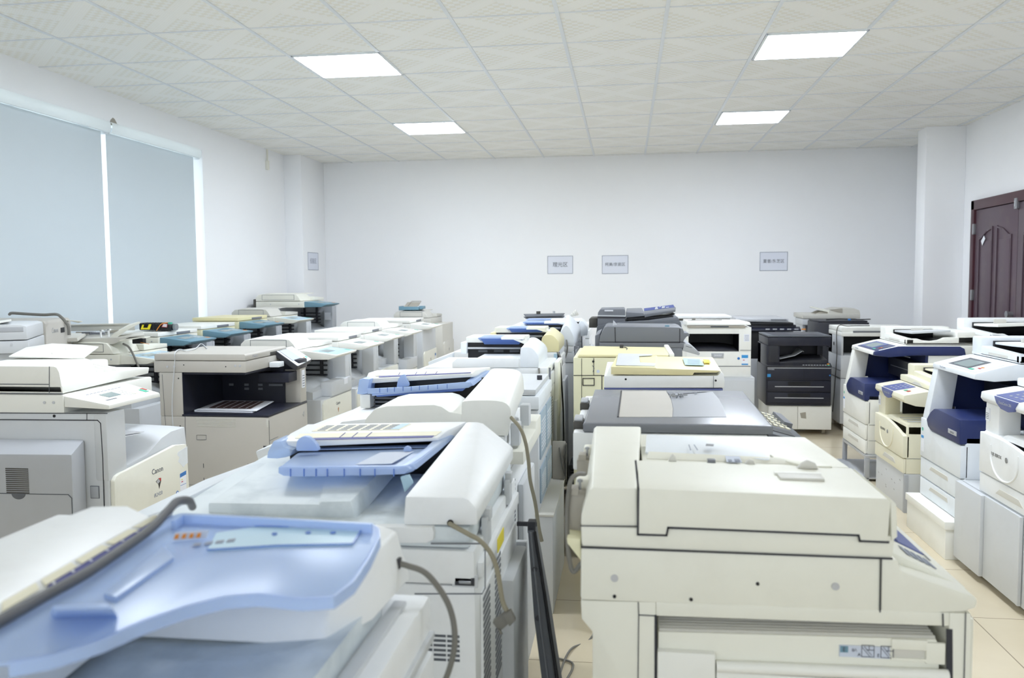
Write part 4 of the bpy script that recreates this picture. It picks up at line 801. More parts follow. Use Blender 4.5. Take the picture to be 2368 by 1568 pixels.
    if cover:
        FC = t.add('front_cover', prx([(.02, .40), (.02, lower-.03), (.045, lower-.008), (w-.01, lower-.008), (w-.01, .40)], -.014, 0, .004), front)
        for z0, z1 in ((.24, .392), (.08, .232)):
            dr = t.add('drawer', box(-.014, 0, .02, w-.01, z0, z1, .004), front)
            t.add('drawer_handle', box(-.002, .003, w*.35, w*.65, z1-.035, z1-.012, .002), body, dr)
        if brand:
            lettering('brand_lettering', brand[0], 'ink', FC, (.0006, w*.5, lower-.06), (0, 1, 0), (0, 0, 1), .03, .0003)
            t.add('emblem', slab([(.0015, w*.5-.008, lower-.10), (.0015, w*.5+.004, lower-.088), (.0015, w*.5+.01, lower-.098), (.0015, w*.5+.002, lower-.125)], .001, 0, up=(1, 0, 0)), 'copper' if brand[1] else 'dark_metal', FC)
        if sticker:
            SK = t.add('energy_sticker', box(.0, .0012, w*.82, w*.9, lower-.16, lower-.06, 0), 'paper', FC)
            t.add('sticker_header', box(.0, .0016, w*.82, w*.9, lower-.085, lower-.06, 0), 'ink_blue', FC)
    if body and not cavity: pass
    t.add('port_cover_outline', strip([(-.20, -.0008, lower-.14), (-.14, -.0008, lower-.14), (-.14, -.0008, lower-.06), (-.20, -.0008, lower-.06)], (0, -1, 0), .0016, closed=True), 'slate_grey') if cavity else None
    for x_ in (-.19, -.50): t.add('screw', cyl((x_, 0, zl-.03), (0, -1, 0), .006, .002, 12), 'silver')
    return t
a3 = left_copier('cream copier with a feeder and pale blue panel, right behind the taupe one', -1.985, 5.30, .965, .60, True, 'ivory', 'ivory', 'light_grey', 'pale', front='cream', brand=('Canon', 1), lower=.635, exitbin=True)
a3.add('cover_note', box(-.03, .0055, .42, .50, .64+.05, .73, 0), 'paper')
a4 = left_copier('flat-lidded cream copier right behind the cream feeder copier of the aisle row', -1.985, 6.02, .970, .56, False, 'ivory', 'ivory', 'light_grey', 'white', lower=.62, brand=('', 0))
a5 = left_copier('flat-lidded cream copier between the two cream feeder copiers of the aisle row', -1.985, 6.64, .985, .54, False, 'ivory', 'ivory', 'light_grey', 'white', lower=.70, brand=('', 1), cavity=True)
a6 = left_copier('white copier with a feeder, middle of the row left of the aisle', -1.985, 7.28, .985, .58, True, 'ivory', 'ivory', 'light_grey', 'white', lower=.60, exitbin=True)
a7 = left_copier('flat-lidded copier with closed grey side, second from the back wall, aisle row', -1.985, 8.13, .995, .58, False, 'ivory', 'ivory', 'light_grey', 'white', cavity=False, lower=.72, brand=('', 0), sticker=True)
a8 = left_copier('beige copier by the back wall carrying a loose teal tray on its feeder', -1.985, 9.05, 1.005, .56, True, 'pale_taupe', 'pale_taupe', 'pale_taupe', None, cavity=False, lower=.75, front='pale_taupe', brand=('', 0))
# loose teal tray on top
t = Thing('fuser_tray', 'loose teal tray with a grey frame lying on the last feeder by the back wall', 'printer part', (-2.36, 9.06, 1.094))
t.add('tray_base', J(box(-.13, .10, 0, .20, 0, .006, .002), box(-.13, .10, 0, .006, 0, .04, .002), box(-.13, -.124, 0, .2, 0, .045, .002), box(.094, .10, 0, .2, 0, .03, .002), box(.09, .135, .02, .16, .012, .045, .006)), 'teal_blue')
t.add('metal_frame', J(slab([(-.08, .03, .04), (.07, .03, .04), (.07, .19, .085), (-.08, .19, .085)], .004, 0, up=(0, 0, 1)), tube([(-.03, .02, .05), (-.03, .18, .095), (.08, .18, .095), (.08, .05, .05)], .004, smooth=False)), 'warm_grey')
# window row
w4 = left_copier('cream flat-lidded copier with teal panel, carrying the black fuser unit', -3.18, 5.62, 1.03, .56, False, 'ivory', 'cream', 'mid_grey', 'blue', lower=.7, cover=False)
w6 = left_copier('cream flat-lidded copier with teal panel, second of three, beyond the black fuser unit', -3.18, 6.24, 1.045, .58, False, 'ivory', 'pale_yellow', 'mid_grey', 'blue', lower=.72, cover=False)
w7 = left_copier('window row copier with a yellowed flat lid and teal panel', -3.18, 6.88, 1.080, .60, False, 'yellowed', 'pale_yellow', 'mid_grey', 'blue', lower=.74, cover=False)
w8 = left_copier('beige feeder copier directly before the tallest corner machine', -3.18, 7.62, 1.085, .60, True, 'pale_taupe', 'cream', 'light_grey', 'pale', lower=.76, cover=False, panelcol='teal_blue')
w9 = left_copier('tallest beige copier in the far left corner, teal panel on a grey post', -3.18, 8.38, 1.215, .60, True, 'cream', 'cream', 'mid_grey', 'blue', lower=.86, cover=False, depth=.66)
w9.add('notice_label', box(-.09, -.02, .4785, .4798, 1.0, 1.08, 0), 'paper')
w9.add('rear_panel', box(-.70, -.66, .02, .4, .6, 1.24, .01), 'dark_metal')
# W3: cream feeder copier behind the left-edge copier
t = left_copier('cream feeder copier with pale blue panel, buried under the opened feeder shell', -3.06, 4.95, .965, .58, True, 'cream', 'cream', 'light_grey', 'pale', lower=.62, cover=False)
w3 = t
t.add('feeder_flap', slab([P3(t, 250, 800, .03), P3(t, 285, 795, .12), P3(t, 300, 818, .12), P3(t, 262, 832, .01)], .006, .002, up=(0, -1, 1)), 'cream')
# W1 and W0: machines at the left picture edge
t = Thing('photocopier', 'light grey copier with a low feeder, cut off by the left picture edge', COP, (-2.95, 3.82, 0), .5); w1 = t
x1 = 0
t.add('scanner_unit', box(-.70, x1, 0, .5, t.Y(50, 817)[1], t.Y(50, 788)[1], .006), 'light_grey')
t.add('feeder', J(pry([(-.70, t.Y(50, 786)[1]), (x1-.002, t.Y(50, 786)[1]), (x1-.004, t.Y(50, 755)[1]), (x1-.03, t.Y(50, 751)[1]), (-.12, t.Y(50, 750)[1]), (-.70, t.Y(50, 752)[1])], 0, .5, .006)), 'light_grey')
t.add('original_tray', slab([P3(t, -40, 752, .02), P3(t, 26, 740, .02), P3(t, 26, 738, .35), P3(t, -40, 746, .35)], .006, .002, up=(0, 0, 1)), 'ivory')
t.add('feeder_recess', box(t.Y(0, 760)[0]-.03, t.Y(54, 760)[0], -.002, .01, t.Y(50, 767)[1], t.Y(50, 756)[1], .002), 'mid_grey')
t.add('body', box(-.70, x1-.02, .02, .48, .06, t.Y(50, 817)[1]-.001, .006), 'light_grey'); t.casters(-.65, x1-.08, .08, .42)
screws(t, [(27, 797)], 0, .006)
t = Thing('photocopier', 'brownish grey copier under a thick cord, in front of the wide roller blind', COP, (-3.32, 4.45, 0), .344); w0 = t
x1 = 0; zt0 = t.Y(108, 742)[1]
t.add('upper_housing', loft([[(-.42, y, .82), (0, y, .82), (0, y, zt0-.02), (-.012, y, zt0), (-.42, y, zt0+.004)] for y in (0, .22, .48)], .012), 'taupe')
t.add('body', box(-.41, -.02, .02, .46, .06, .815, .006), 'taupe'); t.casters(-.36, -.07, .08, .40)
lettering('brand_lettering', 'Canon', 'silver', t.o, (.0012, t.X(127, 764)[0], t.X(127, 764)[1]), (0, 1, 0), (0, 0, 1), .045, .0003)
a, b_ = t.X(140, 758), t.X(149, 768); t.add('socket_opening', box(-.001, .002, a[0], b_[0], b_[1], a[1], 0), 'black')
t.add('torn_film', slab([(x1-.02, .32, zt0-.004), (x1+.10, .36, zt0-.02), (x1+.06, .42, zt0-.03), (x1-.02, .44, zt0-.01)], .004, .001, up=(0, 0, 1)), 'cream')
t = Thing('power_cord', 'thick dark grey cord lying across the brownish grey copier by the blind', 'cord', (-3.45, 4.52, 1.17))
t.add('cable', tube([P3(t, 22, 727, .06), P3(t, 28, 724, .02), P3(t, 60, 726, .0), P3(t, 100, 728, -.0), P3(t, 130, 727, -.0), P3(t, 142, 734, -.06), P3(t, 152, 745, -.09), P3(t, 158, 754, -.09), P3(t, 160, 775, -.09)], .0085), 'cord_grey')
# open feeder mechanism and black cartridge lying on the machines
t = Thing('feeder_mechanism', 'opened document feeder shell full of grey mechanism, lying by the window', 'printer part', (-3.35, 5.12, 1.075))
V_ = lambda x, y, yl: P3(t, x, y, yl)
t.add('lower_shell', J(loft([[V_(38, 785, -.30), V_(60, 796, -.30), V_(180, 790, -.30), V_(178, 781, -.30), V_(60, 785, -.30), V_(44, 776, -.30)],
                             [V_(90, 770, -.05), V_(100, 778, -.05), V_(200, 776, -.05), V_(200, 770, -.05), V_(110, 770, -.05), V_(92, 764, -.05)]], .004)), 'pale_taupe')
t.add('front_shell', J(loft([[V_(178, 789, -.14), V_(205, 797, -.14), V_(262, 796, -.14), V_(300, 780, -.14), V_(334, 778, -.14), V_(334, 774, -.14), V_(270, 780, -.14), V_(196, 783, -.14)],
                             [V_(200, 776, .1), V_(215, 784, .1), V_(262, 784, .1), V_(300, 770, .1), V_(330, 770, .1), V_(330, 766, .1), V_(270, 772, .1), V_(205, 774, .1)]], .003)), 'pale_taupe')
t.add('curved_flap', loft([[V_(252, 785, -.13), V_(268, 782, -.13), V_(300, 760, -.1), V_(324, 748, -.08), V_(325, 744, -.08), V_(296, 753, -.1), V_(262, 772, -.13)],
                           [V_(256, 779, .0), V_(270, 777, .0), V_(300, 756, .02), V_(322, 746, .04), V_(322, 743, .04), V_(298, 750, .02), V_(264, 768, .0)]], .003), 'cream')
t.add('upper_panel', J(loft([[V_(152, 766, .2), V_(312, 764, .2), V_(311, 748, .2), V_(152, 752, .2)], [V_(152, 766, .23), V_(312, 764, .23), V_(311, 748, .23), V_(152, 752, .23)]], .003),
                       tube([V_(160, 752, .19), V_(300, 749, .19)], .006, smooth=False)), 'pale_taupe')
t.add('pivot', cyl(V_(156, 755, .17), (0, -1, 0), .012, .02), 'ivory')
random.seed(8)
for k in range(20):
    u = k/20; px_ = 110+165*u+random.uniform(-4, 4); py_ = 778-12*u+random.uniform(-3, 3); yl = -.08+.2*random.random(); p = V_(px_, py_, yl)
    sx, sz_ = random.uniform(.015, .06), random.uniform(.006, .02)
    t.add('mechanism_piece', box(p[0]-sx, p[0]+sx, p[1], p[1]+.02, p[2]-sz_*.5, p[2]+sz_*.5, .002), random.choice(['mid_grey', 'slate_grey', 'light_grey', 'dark_grey', 'warm_grey']))
for x, y in ((232, 770), (250, 768)): p = V_(x, y, -.12); t.add('white_clip', J(box(p[0]-.004, p[0]+.004, p[1], p[1]+.01, p[2]-.03, p[2]+.02, .001), box(p[0]-.004, p[0]+.016, p[1], p[1]+.01, p[2]+.01, p[2]+.02, .001)), 'white')
for x, y in ((68, 776), (85, 778)): p = V_(x, y, -.31); t.add('white_clip', box(p[0]-.012, p[0]+.01, p[1], p[1]+.02, p[2]-.02, p[2]+.01, .003), 'white')
t.add('loose_flat_cover', slab([V_(276, 787, -.15), V_(334, 778, -.15), V_(330, 774, .0), V_(280, 780, .0)], .008, .002, up=(0, 0, 1)), 'cream')
t.add('black_bracket', J(box(*[V_(312, 785, -.1)[0]-.02, V_(330, 785, -.1)[0], -.1, -.06, V_(312, 795, -.1)[2], V_(312, 783, -.1)[2], .004])), 'black')
t.add('loom', tube([V_(285, 795, -.12), V_(297, 802, -.14), V_(308, 820, -.17), V_(316, 838, -.17), V_(321, 850, -.17)], .0065), 'cord_grey')
t.add('coloured_wire', tube([V_(325, 792, -.1), V_(336, 794, -.1), V_(345, 796, -.1)], .0015), 'orange')
t = Thing('fuser_unit', 'black ribbed fuser unit with a yellow label, on a flat copier lid by the window', 'printer part', (-3.60, 5.75, 1.065))
f0, f1 = t.Y(322, 770)[0], t.Y(392, 770)[0]
zf0, zf1 = 0, t.Y(350, 748, .0)[1]
BD = t.add('housing', J(pry([(f0, zf0+.008), (f1, zf0+.004), (f1+.004, zf1*.5), (f1, zf1-.01), (f0, zf1)], 0, .12, .008), *[box(f0+.01+.022*k, f0+.014+.022*k, -.004, .1, .01, zf1+.003, .001) for k in range(int((f1-f0-.02)/.022))]), 'black')
t.add('yellow_label', J(slab([P3(t, 325, 762, -.006), P3(t, 329, 751, -.006), P3(t, 333, 751, -.006), P3(t, 331, 758, -.006), P3(t, 341, 758, -.006), P3(t, 344, 750, -.006), P3(t, 350, 750, -.006), P3(t, 346, 762, -.006)], .001, 0, up=(0, -1, 0))), 'yellow', BD)
t.add('warning_label', slab([P3(t, 374, 756, -.006), P3(t, 386, 757, -.006), P3(t, 387, 749, -.006), P3(t, 378, 748, -.006)], .001, 0, up=(0, -1, 0)), 'paper', BD)
t.add('warning_frame', strip([P3(t, 374, 756, -.007), P3(t, 386, 757, -.007), P3(t, 387, 749, -.007), P3(t, 378, 748, -.007)], (0, -1, 0), .003, closed=True), 'red', BD)
t.add('end_gear', J(cyl((f1+.012, .05, zf1*.5), 'x', zf1*.42, .018), cyl((f1+.004, .05, zf1*.5), 'x', zf1*.3, .01)), 'steel')
t.add('wire_loop', tube([P3(t, 362, 765, -.01), P3(t, 366, 758, -.02), P3(t, 374, 749, -.02), P3(t, 388, 746, -.01)], .003), 'orange'); t.add('green_connector', box(f1-.01, f1+.015, .0, .02, zf1-.006, zf1+.008, .001), 'green')
# ================================================================ centre row, behind the first two
def soft(pts, k=.38):
    out = []
    for i, p in enumerate(pts):
        if i in (0, len(pts)-1): out.append(p); continue
        p, a, c = Vector(p), Vector(pts[i-1]), Vector(pts[i+1]); s_, e_ = p+(a-p)*k, p+(c-p)*k
        for j in range(4): u = j/3; out.append(tuple(s_*(1-u)**2+p*2*u*(1-u)+e_*u*u))
    return out
def six(t, N, F, ye, mat, b=.006, name='feeder_housing'):
    N, F = soft(N), soft(F); b = min(b, .002)
    return t.add(name, loft([[P3(t, x, y, 0) for x, y in N], [P3(t, x, y, ye) for x, y in F]], b), mat)
def centre_base(t, z, mat, w=.58, D=.66, cover='ivory', rearmat='light_grey', panel='cool_white', z0=.06):
    t.add('body', box(-D, 0, 0, w, z0, z-.115, .008), mat)
    if z0 < .1: t.casters(-D+.05, -.05, .06, w-.06)
    t.add('scanner_unit', box(-D, 0, -.003, w, z-.113, z-.045, .006), mat)
    t.add('platen_cover', box(-D+.015, -.01, 0, w, z-.043, z, .008), cover)
    t.add('control_panel', loft([[(-D-.14, y, z-.14), (-D-.001, y, z-.11), (-D-.001, y, z-.01), (-D-.16, y, z-.07)] for y in (.04, w-.03)], .006), panel)
    t.add('vent', louvreX(.06, .16, z-.36, z-.16, .0, 14), 'slate_grey'); t.add('rear_cover', box(0, .02, .22, w-.02, .1, z-.2, .01), rearmat)
# C3
t = Thing('photocopier', 'white copier with a narrow folded blue tray over black rollers, centre row', COP, (-.352, 2.48, 0))
z = t.Y(1100, 1008)[1]; centre_base(t, z, 'white', cover='white')
six(t, [(1067, 1008), (1067, 936), (1070, 926), (1163, 926), (1185, 946), (1174, 1008)], [(1128, 905), (1130, 858), (1142, 851), (1194, 853), (1210, 866), (1212, 905)], .54, 'ivory')
t.add('seam', sY(t, [(1068, 985), (1080, 985), (1080, 1008)], -.001, .002), 'slate_grey')
xl = t.Y(838, 930, .38)[0]; xr = t.Y(1087, 900, .38)[0]; zb_ = t.Y(900, 866, .40)[1]
t.add('feeder_body', box(xl+.02, xr+.08, .42, .55, z, zb_-.012, .004), 'black')
LD = t.add('feeder_lid', loft([[P3(t, 838, 888, .38), P3(t, 846, 876, .38), P3(t, 852, 862, .43), P3(t, 872, 856, .56), P3(t, 868, 880, .56)],
                               [P3(t, 1090, 872, .38), P3(t, 1092, 864, .38), P3(t, 1100, 856, .43), P3(t, 1135, 849, .56), P3(t, 1130, 873, .56)]], .003), 'ivory')
A, Bq, Cq, Dq = [Vector(P3(t, *p)) for p in ((846, 876, .38), (1092, 864, .38), (1100, 856, .43), (852, 862, .43))]
def lq3(u0, u1, v0, v1, e=.0015):
    f = lambda u, v: (A*(1-u)+Bq*u)*(1-v)+(Dq*(1-u)+Cq*u)*v+Vector((0, -e*.5, e)); return slab([f(u0, v0), f(u1, v0), f(u1, v1), f(u0, v1)], .001, 0, up=(0, 0, 1))
t.add('instruction_label', lq3(.08, .97, .35, .9), 'label_cream', LD); t.add('violet_stripe', lq3(.12, .98, .12, .32), 'label_violet', LD)
for u in (.3, .46, .55, .65): t.add('size_mark', lq3(u, u+.005, .35, .8, .0025), 'label_violet', LD)
FT = t.add('feeder_tray', J(slab([P3(t, 860, 912, .33), P3(t, 1084, 893, .33), P3(t, 1090, 890, .40), P3(t, 855, 898, .40)], .006, .002, up=(0, 0, 1))), 'blue_guide', None, 'blue paper tray folded up')
t.add('tray_front_edge', pry(t.yy([(849, 899), (940, 895), (1072, 884), (1086, 884), (1088, 894), (1075, 898), (1000, 903), (940, 908), (850, 911)], .325), .325, .335, .002), 'blue_guide', FT)
t.add('tray_ribs', J(*[sY(t, [(x, 900-(x-850)*.06), (x, 909-(x-850)*.06)], .324, .002) for x in (878, 896, 912, 932, 951, 970, 990, 1012, 1034)]), 'blue_line', FT)
t.add('tray_underside', loft([[P3(t, 866, 912, .34), P3(t, 1076, 898, .34), P3(t, 1070, 904, .34), P3(t, 872, 918, .34)], [P3(t, 866, 905, .42), P3(t, 1080, 893, .42), P3(t, 1076, 900, .42), P3(t, 872, 912, .42)]]), 'blue_line', FT)
t.add('tray_end_wing', pry(t.yy([(825, 912), (827, 898), (830, 878), (840, 875), (855, 877), (851, 897), (850, 910), (838, 912)], .34), .34, .44, .004), 'blue_guide', FT)
t.add('tray_rim', loft([[P3(t, 1070, 897, .33), P3(t, 1072, 886, .33), P3(t, 1088, 883, .33), P3(t, 1096, 892, .33)], [P3(t, 1110, 862, .52), P3(t, 1108, 857, .52), P3(t, 1133, 856, .52), P3(t, 1134, 862, .52)]], .003), 'blue_guide', FT)
t.add('paper_guide', pry(t.yy([(917, 896), (920, 878), (928, 867), (936, 866), (940, 878), (946, 886), (946, 893)], .36), .36, .37, .002, .004), 'blue_guide', FT)
t.add('feeder_end_cap', box(t.Y(832, 920, .36)[0], t.Y(856, 920, .36)[0], .36, .56, t.Y(840, 944, .36)[1], t.Y(840, 912, .36)[1], .004), 'ivory')
for k in range(3): t.add('roller_bar', box(xl+.03, xr+.02, .405, .42, t.Y(950, 940-9*k, .4)[1]-.004, t.Y(950, 940-9*k, .4)[1]+.004, .002), 'slate_grey')
t.add('output_bed', pry(t.yy([(830, 985), (845, 966), (862, 948), (890, 941), (1000, 938), (1018, 943), (1036, 955), (1066, 960), (1066, 990)], .0), .02, .30, .005), 'ivory')
t.add('left_cover_slope', loft([[P3(t, x, y, .02) for x, y in ((752, 1010), (790, 975), (848, 968), (848, 1010))], [P3(t, x, y, .5) for x, y in ((800, 960), (832, 940), (880, 935), (880, 960))]], .006), 'white')
t.add('hinge_cover', J(prx(t.xx([(1204, 925), (1228, 918), (1228, 930), (1215, 960), (1188, 1000), (1184, 985)], .03) if False else [(.02, z-.09), (.55, z-.09), (.55, z-.02), (.40, z-.02), (.38, z-.045), (.02, z-.05)], 0, .045, .004)), 'cream')
t.add('hinge', box(.0, .03, .30, .36, z-.02, z+.05, .003), 'light_grey'); t.add('hinge', box(.0, .028, .06, .11, z-.04, z+.03, .003), 'light_grey')
t.add('signal_cord', tube([P3(t, 1180, 964, .02), P3(t, 1186, 970, -.01), P3(t, 1203, 990, -.03), P3(t, 1215, 1022, -.04), P3(t, 1222, 1065, -.04), P3(t, 1226, 1110, -.04), P3(t, 1238, 1165, -.04), P3(t, 1246, 1220, -.04), P3(t, 1253, 1252, -.04)], .0055), 'cord_tan')
# C3b
CAB = Thing('storage_box', 'low pale box under the flat-topped grey copier, beside the aisle', 'box', (-.62, 3.80, 0)); t = CAB
t.add('carcass', box(-.27, .315, -.32, .33, 0, .42, .003), 'light_grey'); t.add('top_panel', box(-.275, .32, -.325, .335, .421, .43, .001), 'pale_taupe')
t = Thing('photocopier', 'flat-topped grey copier with louvred blue-grey rear panels, centre row', COP, (-.365, 3.50, .4305))
t.add('body', box(-.56, 0, 0, .60, 0, .44, .008), 'light_grey'); t.add('scanner_unit', box(-.57, .004, -.004, .61, .442, .50, .008), 'cool_white'); t.add('platen_cover', box(-.56, -.01, 0, .6, .502, .528, .006), 'light_grey')
for a_, b2 in ((.04, .28), (.31, .56)):
    for c_, d_ in ((.03, .18), (.22, .42)):
        VP_ = t.add('louvred_panel', box(0, .006, a_, b2, c_, d_, .001), 'blue_grey'); t.add('louvres', louvreX(a_+.03, b2-.03, c_+.03, d_-.03, .006, 9, .35), 'light_grey', VP_)
t.add('knob', cyl((-.03, .35, .528), 'z', .012, .02), 'charcoal')

def far_feeder(label, xb, y0, N, F, ye, mat, lidL, mouth, roll, armcol='cream', endcap=None, cord=None, w=.56, blue=True):
    t = Thing('photocopier', label, COP, (xb, y0, 0)); z = t.Y(*N[0])[1]
    centre_base(t, z, 'light_grey' if mat != 'yellowed' else 'ivory', w=w, cover='white')
    six(t, N, F, ye, mat, .008)
    (mx0, my0), (mx1, my1) = mouth            # dark mouth on plane y=.3
    a, b_ = t.Y(mx0, my0, .32), t.Y(mx1, my1, .32)
    t.add('feeder_body', box(a[0], b_[0]+.05, .33, w-.02, z, a[1], .004), 'black')
    t.add('white_bar', box(a[0]-.005, b_[0]+.01, .31, .33, (a[1]+b_[1])/2-.004, (a[1]+b_[1])/2+.006, .002), 'light_grey')
    for k in range(3): t.add('roller_group', box(a[0]+.06+k*(b_[0]-a[0])*.3, a[0]+.06+(k*.3+.18)*(b_[0]-a[0]), .322, .33, b_[1]+.008, b_[1]+.02, .001), 'dark_grey')
    (rx0, ry0), (rx1, ry1) = roll
    c, d = t.Y(rx0, ry0, .28), t.Y(rx1, ry1, .28); mid_ = c[0]+(d[0]-c[0])*.52
    LD = t.add('feeder_lid', box(a[0]-.01, b_[0]+.03, .33, w-.01, a[1], c[1]-.004, .006), armcol)
    if blue:
        TR = t.add('feeder_tray', loft([[(c[0], .24, c[1]-.006), (c[0]+.01, .235, c[1]), (c[0]+.01, .40, c[1]+.002), (c[0], .40, d[1])], [(mid_, .24, c[1]-.006), (mid_, .235, c[1]), (mid_, .40, c[1]+.002), (mid_, .40, d[1])]], .003), 'blue_guide', None, 'blue paper tray folded shut')
        t.add('tray_underside', loft([[(c[0]+.015, .245, c[1]-.006), (c[0]+.03, .29, d[1]+.0), (c[0]+.03, .34, d[1]), (c[0]+.015, .33, c[1]-.006)], [(d[0], .245, c[1]-.006), (d[0]-.03, .29, d[1]), (d[0]-.03, .34, d[1]), (d[0], .33, c[1]-.006)]]), 'blue_line', TR)
        t.add('tray_arm', box(mid_, d[0], .235, .38, c[1]-.012, c[1]+.002, .003), armcol, TR)
        t.add('tray_hinge', loft([[(d[0]-.06, .24, c[1]-.010), (d[0]-.06, .24, c[1]), (d[0]-.06, .38, c[1]), (d[0]-.06, .38, c[1]-.01)], [(d[0]+.03, .24, d[1]-.004), (d[0]+.03, .24, d[1]+.012), (d[0]+.03, .38, d[1]+.012), (d[0]+.03, .38, d[1]-.004)]], .002), armcol, TR)
    t.add('feeder_end_cap', box(a[0]-.035, a[0]+.0, .30, w, b_[1]-.0, a[1]+.004, .006), endcap or mat)
    t.add('output_bed', box(a[0]+.10, t.Y(*N[0])[0]+.004, .0, .28, z-.002, z+(t.Y(1100, 828)[1]-t.Y(1100, 834)[1])*0+.045, .006), 'white')
    t.add('rear_seam', J(box(-.004, .006, .0, .004, .2, z, 0)), 'slate_grey')
    if cord: t.add('signal_cord', tube([P3(t, x, y, yl) for x, y, yl in cord], .005), 'cord_grey')
    t.z = z; return t
C4 = far_feeder('white copier with a blue feeder roll, directly before the yellowed one, centre row', -.385, 4.25,
    [(1203, 850), (1203, 808), (1206, 803), (1230, 803), (1247, 824), (1245, 850)], [(1222, 829), (1222, 785), (1226, 780), (1240, 780), (1266, 800), (1266, 828)], .55, 'cool_white', None,
    ((1081, 793), (1202, 818)), ((1107, 779), (1212, 797)), 'ivory', cord=[(1246, 852, 0), (1246, 866, -.02), (1238, 880, -.03), (1228, 892, -.03), (1229, 905, -.02)])
C4.add('front_bed_strip', pry(C4.yy([(1046, 850), (1046, 838), (1058, 828), (1200, 828), (1200, 850)]), -.006, .02, .004), 'white')
C4.add('rear_side_panel', J(box(0, .022, .30, .57, C4.z-.30, C4.z+.0, .004)), 'ivory'); C4.add('power_cord', tube([(.02, .45, C4.z-.02), (.03, .50, C4.z-.25), (.032, .52, .6), (.03, .55, .35), (.02, .56, .1)], .005), 'cord_black')
C5 = far_feeder('copier whose feeder and end cap have turned yellow, in the centre row', -.40, 5.05,
    [(1252, 814), (1252, 783), (1258, 775), (1277, 774), (1293, 790), (1292, 814)], [(1268, 795), (1268, 765), (1274, 757), (1282, 757), (1305, 776), (1305, 797)], .52, 'yellowed', None,
    ((1147, 770), (1251, 785)), ((1172, 757), (1262, 769)), 'cream', endcap='yellowed', cord=[(1290, 815, 0), (1298, 830, -.02), (1299, 845, -.02), (1292, 857, -.02), (1280, 863, -.01), (1272, 860, -.01)])
C5.add('socket_panel', J(box(*[C5.Y(1281, 840)[0], C5.Y(1292, 840)[0], -.006, .0, C5.Y(1285, 846)[1], C5.Y(1285, 818)[1], .002])), 'pale_blue')
C5.add('socket_frame', J(box(*[C5.Y(1289, 840)[0], C5.Y(1293, 840)[0], -.008, .0, C5.Y(1285, 846)[1], C5.Y(1285, 818)[1], .002])), 'charcoal')
C6 = far_feeder('white angular copier with an open blue tray, just beyond the yellowed copier', -.345, 5.70,
    [(1292, 800), (1292, 776), (1306, 752), (1315, 755), (1328, 780), (1327, 800)], [(1300, 782), (1300, 752), (1312, 727), (1320, 730), (1343, 755), (1343, 778)], .55, 'cool_white', None,
    ((1215, 752), (1293, 765)), ((1209, 744), (1306, 751)), 'white', cord=[(1310, 786, 0), (1312, 800, -.02), (1311, 815, -.02), (1306, 830, -.02)])
C7 = far_feeder('white copier with an open dark feeder cover, last but one of the centre row', -.33, 6.33,
    [(1333, 778), (1333, 758), (1340, 744), (1347, 742), (1360, 760), (1358, 776)], [(1338, 765), (1338, 748), (1343, 738), (1350, 737), (1361, 750), (1360, 764)], .5, 'cool_white', None,
    ((1225, 744), (1334, 758)), ((1216, 738), (1330, 743)), 'white', blue=True)
t = Thing('photocopier', 'farthest copier of the centre row, with an opened grey feeder frame on top', COP, (-.30, 7.0, 0)); z = t.Y(1300, 752)[1]
centre_base(t, z, 'white', w=.56, cover='ivory')
six(t, [(1300, 752), (1300, 740), (1304, 733), (1308, 732), (1330, 745), (1330, 752)], [(1305, 748), (1305, 738), (1308, 730), (1312, 730), (1332, 742), (1332, 748)], .5, 'cool_white')
t.add('open_cover', J(*[slab([P3(t, 1211, 726+k*3, .1), P3(t, 1306, 724+k*3, .1), P3(t, 1300, 730+k*2, -.0), P3(t, 1216, 732+k*2, -.0)], .006, .001, up=(0, 0, 1)) for k in (0, 2)], box(t.Y(1216, 730)[0], t.Y(1298, 730)[0], .1, .3, z, t.Y(1250, 731)[1], .004)), 'dark_grey')
t.add('cover_latch', cyl(P3(t, 1245, 728, .1), 'z', .018, .03), 'dark_metal'); t.add('cover_latch', cyl(P3(t, 1281, 726, .1), 'z', .01, .025), 'silver')
t.add('loose_sleeve', tube([P3(t, 1318, 731, .2), P3(t, 1326, 727, .2), P3(t, 1335, 722, .2)], [.012, .016, .022, .026]), 'pale_taupe')
# ================================================================ things in the narrow aisle
t = Thing('fax_unit', 'dirty dark grey machine part on the floor at the far end of the aisle', 'printer part', (-.335, 5.50, 0))
t.add('housing', box(-.03, .08, -.12, .14, .0065, .22, .01), 'dark_grey'); t.add('vent', louvreY(-.02, .05, .08, .2, -.12, 7), 'black'); t.add('power_plug', box(.08, .11, -.06, -.02, .12, .16, .004), 'black')
t.add('base_plate', box(-.035, .085, -.13, .15, .0, .006, .002), 'warm_grey')
t = Thing('metal_plate', 'dusty grey metal plate standing upright on the low pale box beside the aisle', 'printer part', (-.325, 4.115, .4305))
t.add('plate', box(-.035, .03, 0, .008, 0, .19, .002), 'warm_grey'); t.add('edge_flange', box(.03, .036, -.03, .008, .0, .18, .001), 'dark_metal'); t.add('wire', tube([(.0, -.004, .16), (.01, -.01, .08), (.028, -.01, .02), (.02, -.006, .12)], .003), 'cord_grey')
t = Thing('side_panel', 'long black and grey plastic machine panel leaning in the narrow aisle', 'printer part', (-.16, 1.85, 0))
t.add('outer_skin', loft([[(.03, -.16, 0), (.055, -.16, 0), (.055, .06, 0), (.03, .06, 0)], [(-.005, -.04, .36), (.025, -.04, .36), (.02, .14, .36), (-.005, .14, .36)], [(-.055, .08, .62), (-.025, .08, .62), (-.03, .22, .62), (-.055, .22, .62)], [(-.08, .18, .80), (-.066, .18, .80), (-.068, .27, .80), (-.08, .27, .80)]], .003), 'dark_grey')
t.add('edge_trim', tube([(.06, -.165, .0), (.03, -.045, .36), (-.02, .075, .62), (-.062, .175, .80)], .004), 'black')
